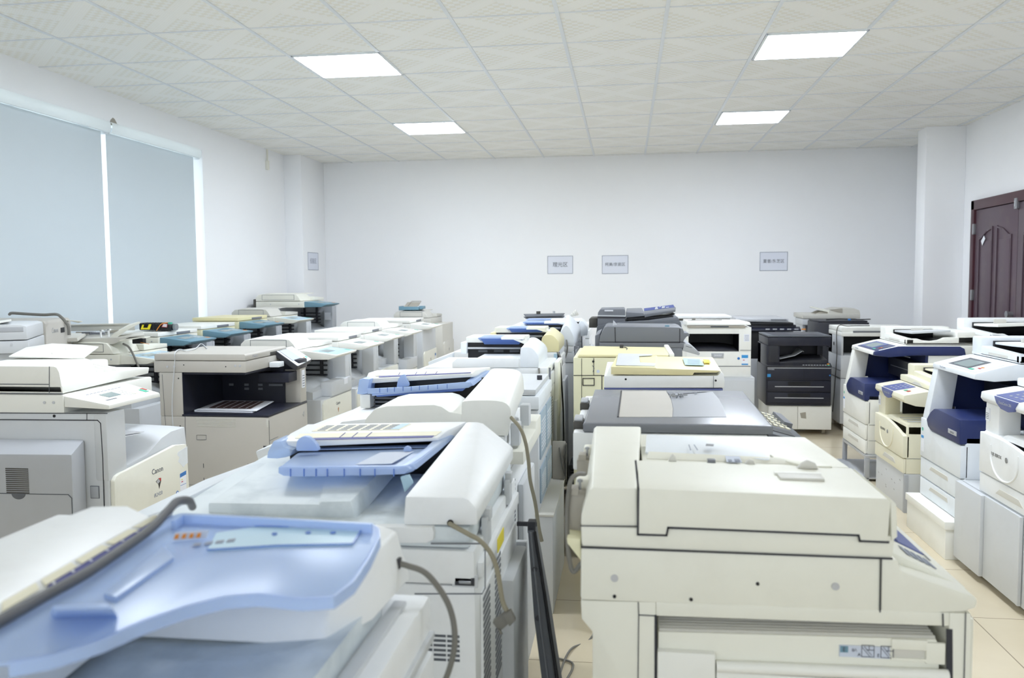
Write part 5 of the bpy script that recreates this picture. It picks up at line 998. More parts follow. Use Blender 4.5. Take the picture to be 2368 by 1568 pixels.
t.add('inner_rib', tube([(.036, -.168, .0), (.008, -.048, .36), (-.04, .072, .62), (-.072, .172, .80)], .0025), 'slate_grey')
for a_ in (.25, .45, .62, .72): t.add('boss', cyl((.035-.115*a_/.8*.9, -.16+.34*(a_/.8)**1.2-.004, a_), (0, -1, .2), .006, .01), 'charcoal')
t.add('top_bracket', J(box(-.082, -.062, .19, .22, .79, .82, .003), box(-.11, -.06, .20, .21, .805, .815, .001)), 'charcoal')
t = Thing('power_cord', 'thin pale cord trailing across the floor tiles of the narrow aisle', 'cord', (-.1, 3.1, .004))
t.add('cable', tube([(-.14, -.25, .003), (-.11, .02, .004), (-.03, .16, .004), (.03, .22, .2), (.035, .2, .5)], .004), 'cord_grey'); t.add('cable_end', tube([(-.15, -.05, .003), (-.09, -.1, .003), (-.12, -.28, .003)], .004), 'cord_grey')
t = Thing('paper_sheet', 'printed white sheet lying on the floor tiles beside the cream foreground copier', 'paper', (-.10, 3.62, .001))
t.add('sheet', slab([(-.06, -.12, .001), (.15, -.11, .001), (.15, .10, .001), (-.02, .12, .001)], .0008, 0, up=(0, 0, 1)), 'paper_blue'); t.add('printed_block', slab([(.0, -.05, .002), (.05, -.05, .002), (.05, .0, .002), (.0, .0, .002)], .0005, 0, up=(0, 0, 1)), 'ink')

# ================================================================ right of centre
# D2
t = Thing('photocopier', 'big copier with a wide slate-grey lid, behind the cream foreground one', COP, (-.117, 2.13, 0))
zt_ = t.Y(1500, 980)[1]; zbm = t.Y(1500, 1001)[1]; w = .66
xl, xr = t.Y(1348, 985)[0], t.Y(1788, 985)[0]
q = lambda x, y, e=0: Q3(t, x, y, zt_+e)
LD = t.add('platen_cover', loft([[(xl, -.0, zbm), (xr, 0, zbm), (q(1716, 903)[0]+.01, w, zbm), (q(1374, 903)[0], w, zbm)], [(xl, 0, zt_-.004), (xr, 0, zt_-.004), (q(1716, 901)[0], w, zt_-.004), (q(1376, 899)[0], w, zt_-.004)], [(xl+.004, .004, zt_), (xr-.004, .004, zt_), (q(1714, 901)[0], w-.004, zt_), (q(1376, 899)[0], w-.004, zt_)]], .003), 'slate_lid')
t.add('lid_inset', slab([q(1429, 964, .001), q(1555, 964, .001), q(1556, 945, .001), q(1552, 925, .001), q(1541, 904, .001), q(1437, 904, .001)], .002, 0, up=(0, 0, 1)), 'taupe', LD)
t.add('lid_channel', slab([q(1556, 964, .001), q(1680, 964, .001), q(1672, 940, .001), q(1662, 922, .001), q(1648, 906, .001), q(1543, 904, .001), q(1553, 925, .001), q(1557, 945, .001)], .0015, 0, up=(0, 0, 1)), 'grey_channel', LD)
t.add('inset_edge', strip([q(1429, 964, .0015), q(1437, 904, .0015)], (0, 0, 1), .004), 'charcoal', LD)
t.add('channel_shade', slab([q(1541, 905, .003), q(1640, 905, .003), q(1549, 913, .003)], .001, 0, up=(0, 0, 1)), 'slate_grey', LD)  # triangular shade on the lid, painted as a thin dark plate
bx_ = t.Y(1325, 1010)[0]; bxr = t.Y(1776, 1010)[0]
t.add('scanner_unit', box(bx_, bxr, .002, w+.02, zbm-.10, zbm-.002, .005), 'white'); t.add('body', box(bx_+.065, bxr-.02, .01, w, .06, zbm-.101, .005), 'white'); t.casters(bx_+.11, bxr-.08, .07, w-.07)
for yb in (.05, .38): HG = t.add('hinge', J(box(xl-.028, xl-.002, yb, yb+.07, zbm-.005, zt_-.006, .003)), 'dark_metal'); t.add('hinge_cap', box(xl-.026, xl-.004, yb+.005, yb+.06, zt_-.006, zt_+.004, .003), 'silver', HG)
pa = t.Y(1788, 1003); pb = t.Y(1874, 1027); pc = t.Y(1870, 1040); pd = t.Y(1776, 1023)
CP = t.add('control_panel', loft([[(pd[0], 0, pd[1]), (pc[0], 0, pc[1]), (pb[0], 0, pb[1]), (pa[0], 0, pa[1]), (pd[0], 0, pa[1]+.004)], [(pd[0]+.0, .42, pd[1]), (pc[0], .42, pc[1]), (pb[0], .42, pb[1]), (pa[0], .42, pa[1]), (pd[0], .42, pa[1]+.004)]], .004), 'dark_grey')
sv = Vector((pb[0]-pa[0], 0, pb[1]-pa[1]))
def pq2(u0, u1, y0, y1, e=.001, th=.001):
    f = lambda u, y: Vector((pa[0], y, pa[1]))+sv*u+Vector((0, 0, e)); return slab([f(u0, y0), f(u1, y0), f(u1, y1), f(u0, y1)], th, 0, up=(0, 0, 1))
t.add('display', pq2(.10, .70, .05, .12, .0015), 'black', CP)
for i in range(4):
    for j in range(5): t.add('key', pq2(.15+.18*i, .27+.18*i, .16+.05*j, .185+.05*j, .003, .003), 'label_cream', CP)
t.add('panel_ledge', J(pq2(.75, 1.0, .22, .4, .012, .012)), 'slate_grey', CP)
t.add('panel_support', cyl((pb[0]-.035, .02, pc[1]-.10), 'z', .003, .11), 'black')
# screws lying on its lid
for k, (x, y) in enumerate(((1552, 920), (1558, 916), (1564, 922), (1569, 917), (1574, 921), (1579, 918), (1609, 913))):
    s_ = Thing('loose_screw', 'tiny silver screws lying loose on the slate-grey copier lid', 'screw', (*(Vector(t.o.location)+Vector(q(x, y)))[:2], zt_+.006), rz=k*1.3, group='loose screws on the grey lid')
    s_.add('shaft', cyl((0, 0, 0), 'x', .002, .014, 8), 'steel'); s_.add('head', cyl((-.003, 0, 0), 'x', .0045, .003, 12), 'steel')
# D3
t = Thing('photocopier', 'white copier with a yellowed lid bearing notes, behind the slate-grey lid', COP, (-.08, 3.30, 0)); w = .56
t.add('scanner_unit', pry(t.yy([(1397, 897), (1397, 869), (1660, 869), (1668, 860), (1673, 864), (1676, 880), (1675, 897)]), 0, w, .004), 'white')
zs = t.Y(1500, 897)[1]; x0, x1 = t.Y(1397, 880)[0], t.Y(1675, 880)[0]
t.add('band', box(x0, x1-.005, .004, w, zs-.008, zs-.001, 0), 'violet_blue'); t.add('body', box(x0, x1-.01, 0, w, .06, zs-.009, .005), 'white'); t.casters(x0+.07, x1-.08, .06, w-.06)
zl = t.Y(1450, 849)[1]
LD = t.add('platen_cover', loft([[P3(t, x, y, .0) for x, y in ((1413, 866), (1602, 868), (1605, 862), (1657, 862), (1668, 857), (1518, 852), (1516, 850), (1413, 848))],
                                 [P3(t, x, y, .50) for x, y in ((1424, 832), (1588, 834), (1592, 830), (1640, 830), (1648, 826), (1520, 824), (1518, 822), (1427, 821))]], .003), 'yellowed')
ql = lambda x, y, yl, e=.002: tuple(Vector(P3(t, x, y, yl))+Vector((0, 0, e)))
t.add('tray_plate', slab([ql(1424, 845, .03), ql(1514, 847, .04), ql(1516, 841, .10), ql(1480, 839, .12), ql(1478, 824, .42), ql(1508, 822, .45), ql(1508, 820, .48), ql(1430, 818, .5)], .003, .001, up=(0, 0, 1)), 'light_grey', LD)
t.add('note', slab([ql(1584, 846, .12, .004), ql(1629, 847, .12, .004), ql(1618, 832, .38, .004), ql(1579, 830, .38, .004)], .001, 0, up=(0, 0, 1)), 'pale_blue', LD, 'pale blue paper note')
t.add('note_writing', J(*[slab([ql(1590, 844-3*k, .15+.05*k, .006), ql(1618, 845-3*k, .15+.05*k, .006), ql(1618, 844.4-3*k, .155+.05*k, .006), ql(1590, 843.4-3*k, .155+.05*k, .006)], .0004, 0, up=(0, 0, 1)) for k in range(4)]), 'ink_soft', LD)
t.add('note', slab([ql(1629, 841, .2, .004), ql(1643, 841, .2, .004), ql(1640, 834, .33, .004), ql(1626, 833, .33, .004)], .001, 0, up=(0, 0, 1)), 'yellow', LD, 'small yellow paper note')
holes(t, [(1447, 877), (1655, 880)], 0, .004); t.add('seam', sY(t, [(1650, 870), (1650, 897)], -.0006, .0016), 'slate_grey')
# D4
t = Thing('photocopier', 'wholly yellowed cream copier with a flat lid, beside the narrow aisle', COP, (-.255, 4.20, 0)); w = .6
x0 = t.Y(1326, 860)[0]; zt_ = t.Y(1360, 827)[1]; x1 = t.Y(1560, 830)[0]
t.add('body', box(x0, x1, 0, w, .06, zt_, .005), 'pale_yellow'); t.casters(x0+.07, x1-.08, .06, w-.06)
t.add('platen_cover', loft([[P3(t, x, y, 0) for x, y in ((1336, 826), (1545, 826), (1547, 821), (1338, 820))], [P3(t, x, y, .58) for x, y in ((1348, 806), (1536, 808), (1540, 803), (1350, 800))]], .004), 'yellowed')
t.add('side_cover', box(t.Y(1548, 825)[0], x1, .02, w, zt_, zt_+.02, .006), 'ivory')
t.add('seam', J(sY(t, [(1373, 829), (1373, 867)], -.0006, .003), sY(t, [(1327, 868), (1392, 868)], -.0006, .003), sY(t, [(1345, 829), (1345, 985)], -.0006, .002), sY(t, [(1348, 875), (1374, 875), (1374, 891), (1348, 891)], -.001, .004, True), sY(t, [(1397, 869), (1392, 869), (1392, 985)], -.0006, .004)), 'dark_metal')
holes(t, [(1372, 836)], 0, .006); t.add('round_sticker', cyl(P3(t, 1383, 859, 0), (0, -1, 0), .008, .001, 16), 'paper_blue'); t.add('scratch', sY(t, [(1370, 845), (1374, 852), (1371, 860)], -.0008, .002), 'ink')
CLP = t.add('black_clip', box(*[P3(t, 1433, 804, .45)[0], P3(t, 1442, 804, .45)[0], .45, .50, t.Y(1436, 805, .45)[1], t.Y(1436, 799, .45)[1]+.004, .003]), 'charcoal'); t.add('clip_wire', tube([P3(t, 1444, 803, .5), P3(t, 1450, 806, .42), P3(t, 1446, 815, .2)], .003), 'dark_metal')
# D5
t = Thing('photocopier', 'mid-grey copier with a long grey document feeder and slanted key panel, centre back', COP, (-.215, 5.02, 0)); w = .60
t.add('feeder', pry(t.yy([(1386, 791), (1388, 776), (1398, 757), (1404, 755), (1570, 757), (1579, 760), (1582, 768), (1581, 791)]), 0, .42, .006), 'slate_grey')
t.add('feeder_hatch', sY(t, [(1422, 758), (1423, 791), (1572, 792), (1572, 761)], -.001, .005), 'charcoal')
t.add('scanner_unit', pry(t.yy([(1386, 792), (1582, 792), (1582, 805), (1386, 803)]), 0, w, .004), 'slate_grey')
zb_ = t.Y(1450, 804)[1]; x0, x1 = t.Y(1386, 800)[0], t.Y(1578, 800)[0]
t.add('body', box(x0-.02, x1, .0, w, .06, zb_-.001, .006), 'slate_grey'); t.casters(x0+.07, x1-.08, .06, w-.06)
t.add('rear_block', pry(t.yy([(1376, 805), (1376, 776), (1388, 770), (1388, 805)], .05), .05, .5, .006), 'slate_grey')
t.add('handle', pry(t.yy([(1580, 770), (1590, 770), (1595, 773), (1594, 779), (1590, 777), (1584, 783), (1580, 790)]), .0, .2, .003), 'slate_grey')
CP = t.add('control_panel', pry(t.yy([(1582, 794), (1596, 797), (1619, 817), (1617, 822), (1578, 811)]), .0, .38, .004), 'mid_grey'); t.add('display', slab([P3(t, 1586, 800, -.001), P3(t, 1600, 804, -.001), P3(t, 1600, 802, .02), P3(t, 1586, 798, .02)], .002, 0, up=(0, -1, 1)), 'black', CP)
t.add('document_tray', slab([P3(t, 1430, 754, .2), P3(t, 1520, 756, .2), P3(t, 1505, 750, .38), P3(t, 1430, 748, .38)], .008, .002, up=(0, 0, 1)), 'pale_taupe')
t.add('upright_plate', slab([P3(t, 1418, 755, .1), P3(t, 1429, 755, .2), P3(t, 1427, 750, .2), P3(t, 1419, 741, .1)], .003, 0, up=(0, -1, 0)), 'light_grey'); t.add('green_tab', box(*[t.Y(1538, 755, .05)[0], t.Y(1548, 755, .05)[0], .05, .07, t.Y(1540, 758, .05)[1], t.Y(1540, 752, .05)[1], .002]), 'teal_blue')
# D6
t = Thing('photocopier', 'dark grey copier with a raised document tray bearing a navy label', COP, (-.22, 5.85, 0)); w = .6
t.add('feeder', pry(t.yy([(1381, 754), (1382, 724), (1387, 716), (1443, 715), (1446, 719), (1446, 754)]), .05, .45, .006), 'slate_grey')
t.add('feeder_edge', J(sY(t, [(1383, 730), (1446, 731)], .049, .008)), 'light_grey'); t.add('feeder_band', J(sY(t, [(1383, 734), (1446, 734.5)], .049, .012)), 'charcoal'); t.add('name_label', pY(t, [(1398, 717), (1418, 717), (1418, 720), (1398, 720)], .046, .003, 0), 'paper')
t.add('scanner_unit', pry(t.yy([(1381, 754), (1447, 744), (1574, 744), (1576, 756), (1576, 775), (1378, 775)]), .0, w, .005), 'dark_grey')
t.add('glass_gap', sY(t, [(1449, 750), (1508, 750)], -.001, .012), 'black')
t.add('exit_wedge', pry(t.yy([(1447, 744), (1500, 741), (1545, 735), (1567, 733), (1573, 744)], .02), .02, .45, .004), 'slate_grey')
t.add('tray_hollow', pry(t.yy([(1448, 741), (1449, 735), (1540, 731), (1562, 726), (1545, 735), (1500, 740)], .06), .06, .40, .002), 'black')
t.add('lower_tray', loft([[P3(t, x, y, .05) for x, y in ((1447, 735), (1448, 722), (1488, 724), (1491, 731))], [P3(t, x, y, .42) for x, y in ((1447, 725), (1449, 713), (1484, 712), (1489, 722))]], .004), 'slate_grey')
UT = t.add('upper_tray', loft([[P3(t, x, y, .05) for x, y in ((1491, 734), (1490, 727), (1562, 716), (1562, 721))], [P3(t, x, y, .42) for x, y in ((1490, 722), (1489, 713), (1556, 705), (1563, 712))]], .003), 'slate_grey')
a = [P3(t, 1489.5, 719, .06), P3(t, 1560, 710.5, .06), P3(t, 1557, 704.5, .07), P3(t, 1489.5, 713, .07)]
NL = t.add('navy_label', slab(a, .003, 0, up=(0, -1, 0)), 'violet_blue', UT)
t.add('white_marks', J(pY(t, [(1514, 715.5), (1522, 714.5), (1520, 709.5), (1516, 710)], .055, .003, 0), pY(t, [(1530, 713), (1537, 712), (1538, 708), (1531, 708.5)], .055, .003, 0), pY(t, [(1540, 711.5), (1547, 710.8), (1547, 709.5), (1540, 710)], .055, .003, 0), pY(t, [(1525, 710.5), (1528, 710), (1528, 708.5), (1525, 709)], .055, .003, 0)), 'paper', NL)
x0, x1 = t.Y(1381, 770)[0], t.Y(1574, 770)[0]; zz_ = t.Y(1450, 775)[1]
t.add('body', box(x0+.0, x1, .01, w, .06, zz_-.001, .006), 'slate_grey'); t.casters(x0+.07, x1-.07, .07, w-.07)
t.add('rear_block', pry(t.yy([(1362, 758), (1362, 738), (1366, 736), (1381, 736), (1381, 758)], .15), .15, .45, .005), 'dark_metal')
# D7
def front_box(t, x0, x1, w, z0, z1, mat, b=.006): return t.add('body', box(x0, x1, 0, w, z0, z1, b), mat)
t = Thing('cabinet', 'plain white cabinet under the white copier that shows an open black output cavity', 'cabinet', (.83, 7.25, 0)); cb = t
x0, x1 = t.Y(1586, 880)[0], t.Y(1745, 880)[0]; zc = t.Y(1700, 873)[1]
t.add('carcass', box(x0, x1, 0, .6, .0, zc, .003), 'light_grey'); t.add('door', box((x0+x1)/2+.003, x1-.01, -.015, -.001, .04, zc-.02, .003), 'light_grey'); t.add('door', box(x0+.01, (x0+x1)/2-.003, -.015, -.001, .04, zc-.02, .003), 'light_grey')
t = Thing('photocopier', 'white copier facing the camera with an open black output cavity', COP, (.80, 7.28, zc+.0005)); w = .55
X_ = lambda px_: t.Y(px_, 800)[0]; Zz = lambda py_: t.Y(1650, py_)[1]
x0, x1 = X_(1587), X_(1737)
ca, cb_, cc, cd_ = X_(1592), X_(1709), Zz(813), Zz(772)
t.add('body', J(box(x0, x1, 0, w, 0, cc, .005), box(x0, ca, 0, w, cc, Zz(757), .001), box(cb_, x1, 0, w, cc, Zz(757), .001), box(ca, cb_, 0, w, cd_, Zz(757), .001), box(ca, cb_, .40, w-.001, cc, cd_, 0)), 'ivory')
t.add('output_cavity', J(box(ca+.001, cb_-.001, .385, .4, cc, cd_, 0), box(ca+.0005, ca+.004, .01, .4, cc, cd_, 0), box(cb_-.004, cb_-.0005, .01, .4, cc, cd_, 0), box(ca, cb_, .01, .4, cd_-.004, cd_, 0)), 'black')
t.add('exit_tray', loft([[(x, .005, cc+.001), (x, .005, cc+.002+h_), (x, .37, cc+.03+h_), (x, .37, cc+.001)] for x, h_ in ((ca+.006, .018), (ca+.12, .022), (cb_-.12, .02), (cb_-.006, .002))], .002), 'charcoal')
t.add('platen_cover', loft([[(x0+.0, .0, Zz(752)), (x1-.0, 0, Zz(752)), (x1-.03, w-.05, Zz(752)), (x0, w-.05, Zz(752))], [(x0+.005, .01, Zz(744)), (x1-.012, .01, Zz(745)), (x1-.045, w-.06, Zz(745)), (x0+.005, w-.06, Zz(744))]], .006), 'ivory')
DK = t.add('control_panel', box(x0+.01, x1-.05, -.012, .06, Zz(757.5), Zz(753), .003), 'warm_grey'); t.add('display', box(x0+.2, x0+.35, -.013, -.011, Zz(757), Zz(754), 0), 'glass_dark', DK)
t.add('seam', J(sY(t, [(1588, 847), (1735, 847)], -.0006, .005), sY(t, [(1712, 810), (1737, 810)], -.0006, .004)), 'dark_grey')
BG = t.add('badge', pY(t, [(1645, 817), (1674, 817), (1673, 828), (1646, 828)], -.004, .003, .001), 'mid_grey'); lettering('lettering', 'SHARP', 'paper', BG, (t.Y(1660, 822)[0], -.0045, t.Y(1660, 822)[1]), (1, 0, 0), (0, 0, 1), .022, .0003)
SK = t.add('energy_sticker', pY(t, [(1715, 821), (1730, 821), (1730, 844), (1715, 844)], -.0015, .001, 0), 'paper'); t.add('sticker_header', pY(t, [(1715, 821), (1730, 821), (1730, 828), (1715, 828)], -.0022, .001, 0), 'sky_blue', SK); t.add('sticker_footer', pY(t, [(1715, 841), (1730, 841), (1730, 844), (1715, 844)], -.0022, .001, 0), 'sky_blue', SK); t.add('sticker_bar', pY(t, [(1718, 832), (1722, 832), (1722, 833.5), (1718, 833.5)], -.0022, .001, 0), 'red', SK)
t.add('round_sticker', cyl(P3(t, 1708, 829, 0), (0, -1, 0), .011, .001, 16), 'ink_blue'); t.add('notice_label', pY(t, [(1720, 773), (1733, 773), (1733, 790), (1720, 790)], -.001, .001, 0), 'paper')
t.add('notice_text', J(*[pY(t, [(1722, y_), (1732, y_), (1732, y_+.8), (1722, y_+.8)], -.002, .001, 0) for y_ in (775, 778, 781, 784, 787)]), 'ink_soft')
t.add('cord', tube([(x0+.03, .25, Zz(745)+.004), (x0+.1, .2, Zz(745)+.008), (x0+.2, .22, Zz(745)+.008), (x0+.32, .24, Zz(745)+.006)], .003), 'cord_grey'); t.add('cord_plug', box(x0+.07, x0+.1, .3, .33, Zz(745), Zz(745)+.02, .004), 'cord_grey')
# D8
t = Thing('photocopier', 'white copier with a long flat lid by the back wall, behind the white cavity copier', COP, (.80, 8.15, 0)); x0, x1 = t.Y(1560, 735)[0], t.Y(1694, 735)[0]
t.add('platen_cover', pry([(x0, t.Y(1600, 737)[1]), (x1, t.Y(1600, 737)[1]), (x1-.01, t.Y(1600, 731)[1]), (x0+.02, t.Y(1600, 730)[1])], 0, .5, .006), 'white'); z_ = t.Y(1600, 737)[1]
t.add('lid_gap', box(x0+.02, x1-.02, .01, .48, z_-.02, z_, .001), 'dark_metal'); t.add('body', box(x0, x1, .0, .52, .06, z_-.02, .006), 'light_grey'); t.casters(x0+.07, x1-.07, .07, .45)
# D9
t = Thing('photocopier', 'navy copier with a silver lid and front keys, by the back wall', COP, (1.45, 8.72, 0)); Zy = lambda py_: t.Y(1780, py_)[1]
x0, x1 = t.Y(1735, 760)[0], t.Y(1848, 760)[0]; xa, xb_ = t.Y(1702, 740)[0], t.Y(1826, 740)[0]
t.add('body', J(box(x0, x1, .05, .6, .06, .60, .006), box(x0, x1, .3, .6, .58, Zy(765), .004)), 'mid_grey'); t.casters(x0+.07, x1-.07, .1, .5)
t.add('inner_cavity', box(x0-.002, x0+.25, .05, .3, .6, Zy(766), .004), 'black')
t.add('scanner_unit', box(x0-.03, x1-.02, .05, .6, Zy(766), Zy(752), .004), 'navy_black')
CP = t.add('control_panel', loft([[(x, .0, Zy(766)), (x, .07, Zy(766)), (x, .07, Zy(756)), (x, .0, Zy(763))] for x in (x0-.02, x1+.02)], .003), 'navy_black')
for k in range(6): t.add('key', box(x0+.15+.07*k, x0+.19+.07*k, -.002, .004, Zy(763), Zy(760), .001), 'mid_grey' if k < 5 else 'orange', CP)
LD = t.add('platen_cover', loft([[(xa, .06, Zy(744)), (xb_, .06, Zy(747)), (xb_, .06, Zy(738)), (xa, .06, Zy(735))], [(xa-.02, .55, Zy(746)), (xb_-.02, .55, Zy(746)), (xb_-.04, .55, Zy(735)), (xa-.02, .55, Zy(735))]], .008), 'silver')
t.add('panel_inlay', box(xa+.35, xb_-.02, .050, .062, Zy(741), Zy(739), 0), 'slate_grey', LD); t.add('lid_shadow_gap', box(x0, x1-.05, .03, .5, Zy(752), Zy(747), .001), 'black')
# D10
t = Thing('cabinet', 'white two-door cabinet on casters under the small navy-black copier', 'cabinet', (1.55, 7.83, 0)); x0, x1 = t.Y(1776, 950)[0], t.Y(1923, 950)[0]; zc = t.Y(1850, 937)[1]; zb_ = t.Y(1850, 993)[1]
t.add('carcass', box(x0, x1, 0, .56, zb_, zc, .003), 'ivory'); xm = t.Y(1844, 950)[0]; t.add('door', box(x0+.004, xm-.002, -.014, -.001, zb_+.004, zc-.006, .002), 'ivory'); DR = t.add('door', box(xm+.002, x1-.004, -.014, -.001, zb_+.004, zc-.006, .002), 'ivory')
t.add('scuff_mark', slab([(xm+.02, -.0146, zc-.07), (xm+.07, -.0146, zc-.06), (xm+.075, -.0146, zc-.12), (xm+.03, -.0146, zc-.115)], .0004, 0, up=(0, -1, 0)), 'warm_grey', DR)
for x in (x0+.06, x1-.06):
    for y in (.06, .48): t.add('caster', J(cyl((x-.012, y, .03), 'x', .03, .024), box(x-.018, x+.018, y-.015, y+.02, .035, zb_, .002)), 'warm_grey')
t = Thing('photocopier', 'small navy-black copier with silver drawer lines on a white cabinet', COP, (1.55, 7.80, zc+.0005)); w = .54
Xx = lambda px_: t.Y(px_, 850)[0]; Zy = lambda py_: t.Y(1850, py_)[1]; x0, x1 = Xx(1772), Xx(1923)
t.add('body', J(box(x0, x1, 0, w, 0, Zy(848), .005), box(x0+.005, Xx(1803), .01, w, Zy(849), Zy(800), .004), box(x0+.005, x1-.03, .36, w, Zy(849), Zy(799), .003), box(x1-.06, x1-.01, .30, w, Zy(849), Zy(799), .003)), 'navy_black')
t.add('scanner_unit', pry([(x0+.015, Zy(800)), (x1-.04, Zy(800)), (x1-.012, Zy(804)), (x1-.005, Zy(781)), (x0+.012, Zy(781))], .0, w, .005), 'navy_black')
LD = t.add('platen_cover', box(x0+.012, x1-.004, .01, w-.0, Zy(780), Zy(776), .004), 'dark_grey'); t.add('lid_inset', box(x0+.06, x1-.06, .06, w-.04, Zy(776), Zy(776)+.002, .001), 'navy_black', LD)
t.add('tower_panel', box(x0+.02, Xx(1800), .004, .012, Zy(838), Zy(797), .002), 'charcoal')
t.add('exit_tray', loft([[(x, .04, Zy(848)), (x, .35, Zy(848)), (x, .35, Zy(829)+h_), (x, .04, Zy(836)+h_)] for x, h_ in ((Xx(1804), -.01), (Xx(1860), .01), (Xx(1916), .01))], .003), 'charcoal')
CP = t.add('control_panel', loft([[(x, -.012, Zy(849)), (x, .05, Zy(849)), (x, .05, Zy(840)), (x, -.012, Zy(846))] for x in (x0, x1)], .002), 'charcoal')
for k in range(9): t.add('key', box(Xx(1856)+k*.024, Xx(1856)+k*.024+.014, -.008, .004, Zy(845.0), Zy(843.5), .0005), 'mid_grey', CP)
t.add('start_key', box(Xx(1913), Xx(1918), -.008, .004, Zy(845.3), Zy(843.5), 0), 'green', CP); t.add('stop_key', box(Xx(1913), Xx(1918), .004, .018, Zy(843), Zy(841), 0), 'orange', CP)
UD = t.add('front_door', box(x0+.006, x1-.004, -.014, -.001, Zy(878), Zy(850.5), .004), 'navy_black'); t.add('silver_line', box(x0+.008, x1-.006, -.0155, -.013, Zy(851.7), Zy(850.2), 0), 'silver', UD)
t.add('door_seam', box(Xx(1858), Xx(1858)+.003, -.0146, -.013, Zy(877), Zy(853), 0), 'black', UD); t.add('blue_sticker', box(Xx(1774), Xx(1782), -.0155, -.013, Zy(872), Zy(865), 0), 'sky_blue', UD); t.add('blue_emblem', box(Xx(1917), Xx(1920), -.0155, -.013, Zy(869), Zy(866), 0), 'ink_blue', UD)
lettering('lettering', 'KYOCERA', 'paper', UD, P3(t, 1783, 854.5, -.0145), (1, 0, 0), (0, 0, 1), .013, .0003)
for a_, b2, hl in ((881, 905, 894), (908, 932, 920)):
    DR = t.add('drawer', box(x0+.01, x1-.006, -.012, -.001, Zy(b2), Zy(a_), .004), 'navy_black'); t.add('drawer_line', box(Xx(1792), Xx(1905), -.015, -.011, Zy(hl+.9), Zy(hl-.9), .0005), 'silver', DR); t.add('drawer_grip', box(Xx(1822), Xx(1874), -.0135, -.011, Zy(hl-2), Zy(a_+1), 0), 'black', DR)
# the curled sheet in its cavity
t2 = Thing('paper_sheet', 'single curled white sheet in the output cavity of the small navy-black copier', 'paper', (*(Vector((1.55, 7.80, zc))+Vector((Xx(1806), .05, Zy(836))))[:2], zc+Zy(833)+.004))
t2.add('sheet', loft([[(0, 0, 0), (0, .16, 0), (0, .16, .003), (0, 0, .003)], [(.13, .01, .03), (.13, .17, .03), (.13, .17, .033), (.13, .01, .033)], [(.20, .02, .07), (.19, .18, .09), (.185, .18, .093), (.195, .02, .073)], [(.215, .05, .062), (.21, .18, .085), (.213, .18, .088), (.218, .05, .065)]], 0), 'light_grey')
# D11
t = Thing('photocopier', 'pale grey copier with a feeder and a tilted tray, in the far right corner', COP, (2.25, 9.40, 0)); Zy = lambda py_: t.Y(1920, py_)[1]
x0, x1 = t.Y(1856, 735)[0], t.Y(1990, 735)[0]
t.add('platen_cover', box(x0, x1, 0, .5, Zy(737), Zy(726), .01), 'pale_taupe'); t.add('scanner_unit', J(box(x0+.02, x1-.02, .02, .5, Zy(747), Zy(738), .004), box(x0, x0+.06, .0, .4, Zy(752), Zy(738), .006)), 'light_grey')
t.add('body', J(box(x0+.02, x1-.03, .05, .5, .06, .62, .006), box(x0+.02, x1-.03, .3, .5, .6, Zy(747), .004), box(x0+.01, x0+.04, .05, .35, .6, Zy(747), .003)), 'light_grey'); t.casters(x0+.1, x1-.1, .1, .42)
t.add('feeder', pry(t.yy([(1914, 727), (1918, 717), (1940, 712), (1975, 713), (1988, 718), (1990, 727)], .05), .05, .4, .008), 'pale_taupe'); t.add('feeder_front', pY(t, [(1916, 716), (1948, 713), (1948, 724), (1936, 722)], .045, .006, .001), 'warm_grey')
t.add('document_tray', loft([[P3(t, x, y, .06) for x, y in ((1872, 711), (1873, 709), (1918, 719), (1930, 726))], [P3(t, x, y, .36) for x, y in ((1874, 710), (1875, 708), (1920, 717), (1932, 724))]], .002), 'cream'); t.add('tray_wedge', pry(t.yy([(1882, 727), (1902, 719), (1918, 722), (1930, 727)], .08), .08, .34, .003), 'warm_grey')
# D13
t = Thing('photocopier', 'low charcoal copier with cables on its top, near the far right corner', COP, (2.28, 8.72, 0)); x0, x1 = t.Y(1892, 760)[0], t.Y(2010, 760)[0]; Zy = lambda py_: t.Y(1950, py_)[1]
t.add('body', box(x0, x1, 0, .5, .06, Zy(746), .008), 'charcoal'); t.casters(x0+.07, x1-.07, .07, .43); LD = t.add('platen_cover', box(x0+.01, x1-.01, .02, .48, Zy(746)+.001, Zy(742), .006), 'charcoal')
t.add('cable', tube([(x0+.1, .1, Zy(742)+.006), (x0+.25, .2, Zy(742)+.01), (x0+.4, .1, Zy(742)+.008), (x0+.55, .2, Zy(742)+.006)], .005), 'cord_black'); t.add('blue_connector', box(x0+.30, x0+.325, .05, .08, Zy(742), Zy(742)+.018, .006), 'ink_blue')
# D12
t = Thing('photocopier', 'tall pale grey copier on casters, with a thin cord down its side', COP, (1.955, 8.02, 0)); w = .48; Zy = lambda py_: t.Y(1960, py_)[1]; z1 = Zy(757)
t.add('body', J(box(0, .62, 0, w, .07, Zy(876), .006), box(.0, .62, 0, w, Zy(875), Zy(822), .006), box(0, .02, 0, w, Zy(823), Zy(772), .004), box(0, .62, .34, w, Zy(823), Zy(772), .003), box(.58, .62, 0, w, Zy(823), Zy(772), .003)), 'light_grey')
for x in (.05, .57):
    for y in (.06, .42): t.add('caster', J(cyl((x-.012, y, .032), 'x', .032, .024), box(x-.018, x+.018, y-.015, y+.02, .035, .07, .002)), 'warm_grey')
t.add('cavity_lining', box(.02, .58, .325, .338, Zy(822), Zy(772), 0), 'black'); t.add('scanner_unit', box(-.002, .622, -.012, w, Zy(778), Zy(768), .006), 'ivory'); t.add('panel_strip', box(.10, .60, -.016, -.008, Zy(769), Zy(765), .001), 'slate_grey'); t.add('platen_cover', box(0, .62, 0, w, Zy(767.5), z1, .006), 'ivory')
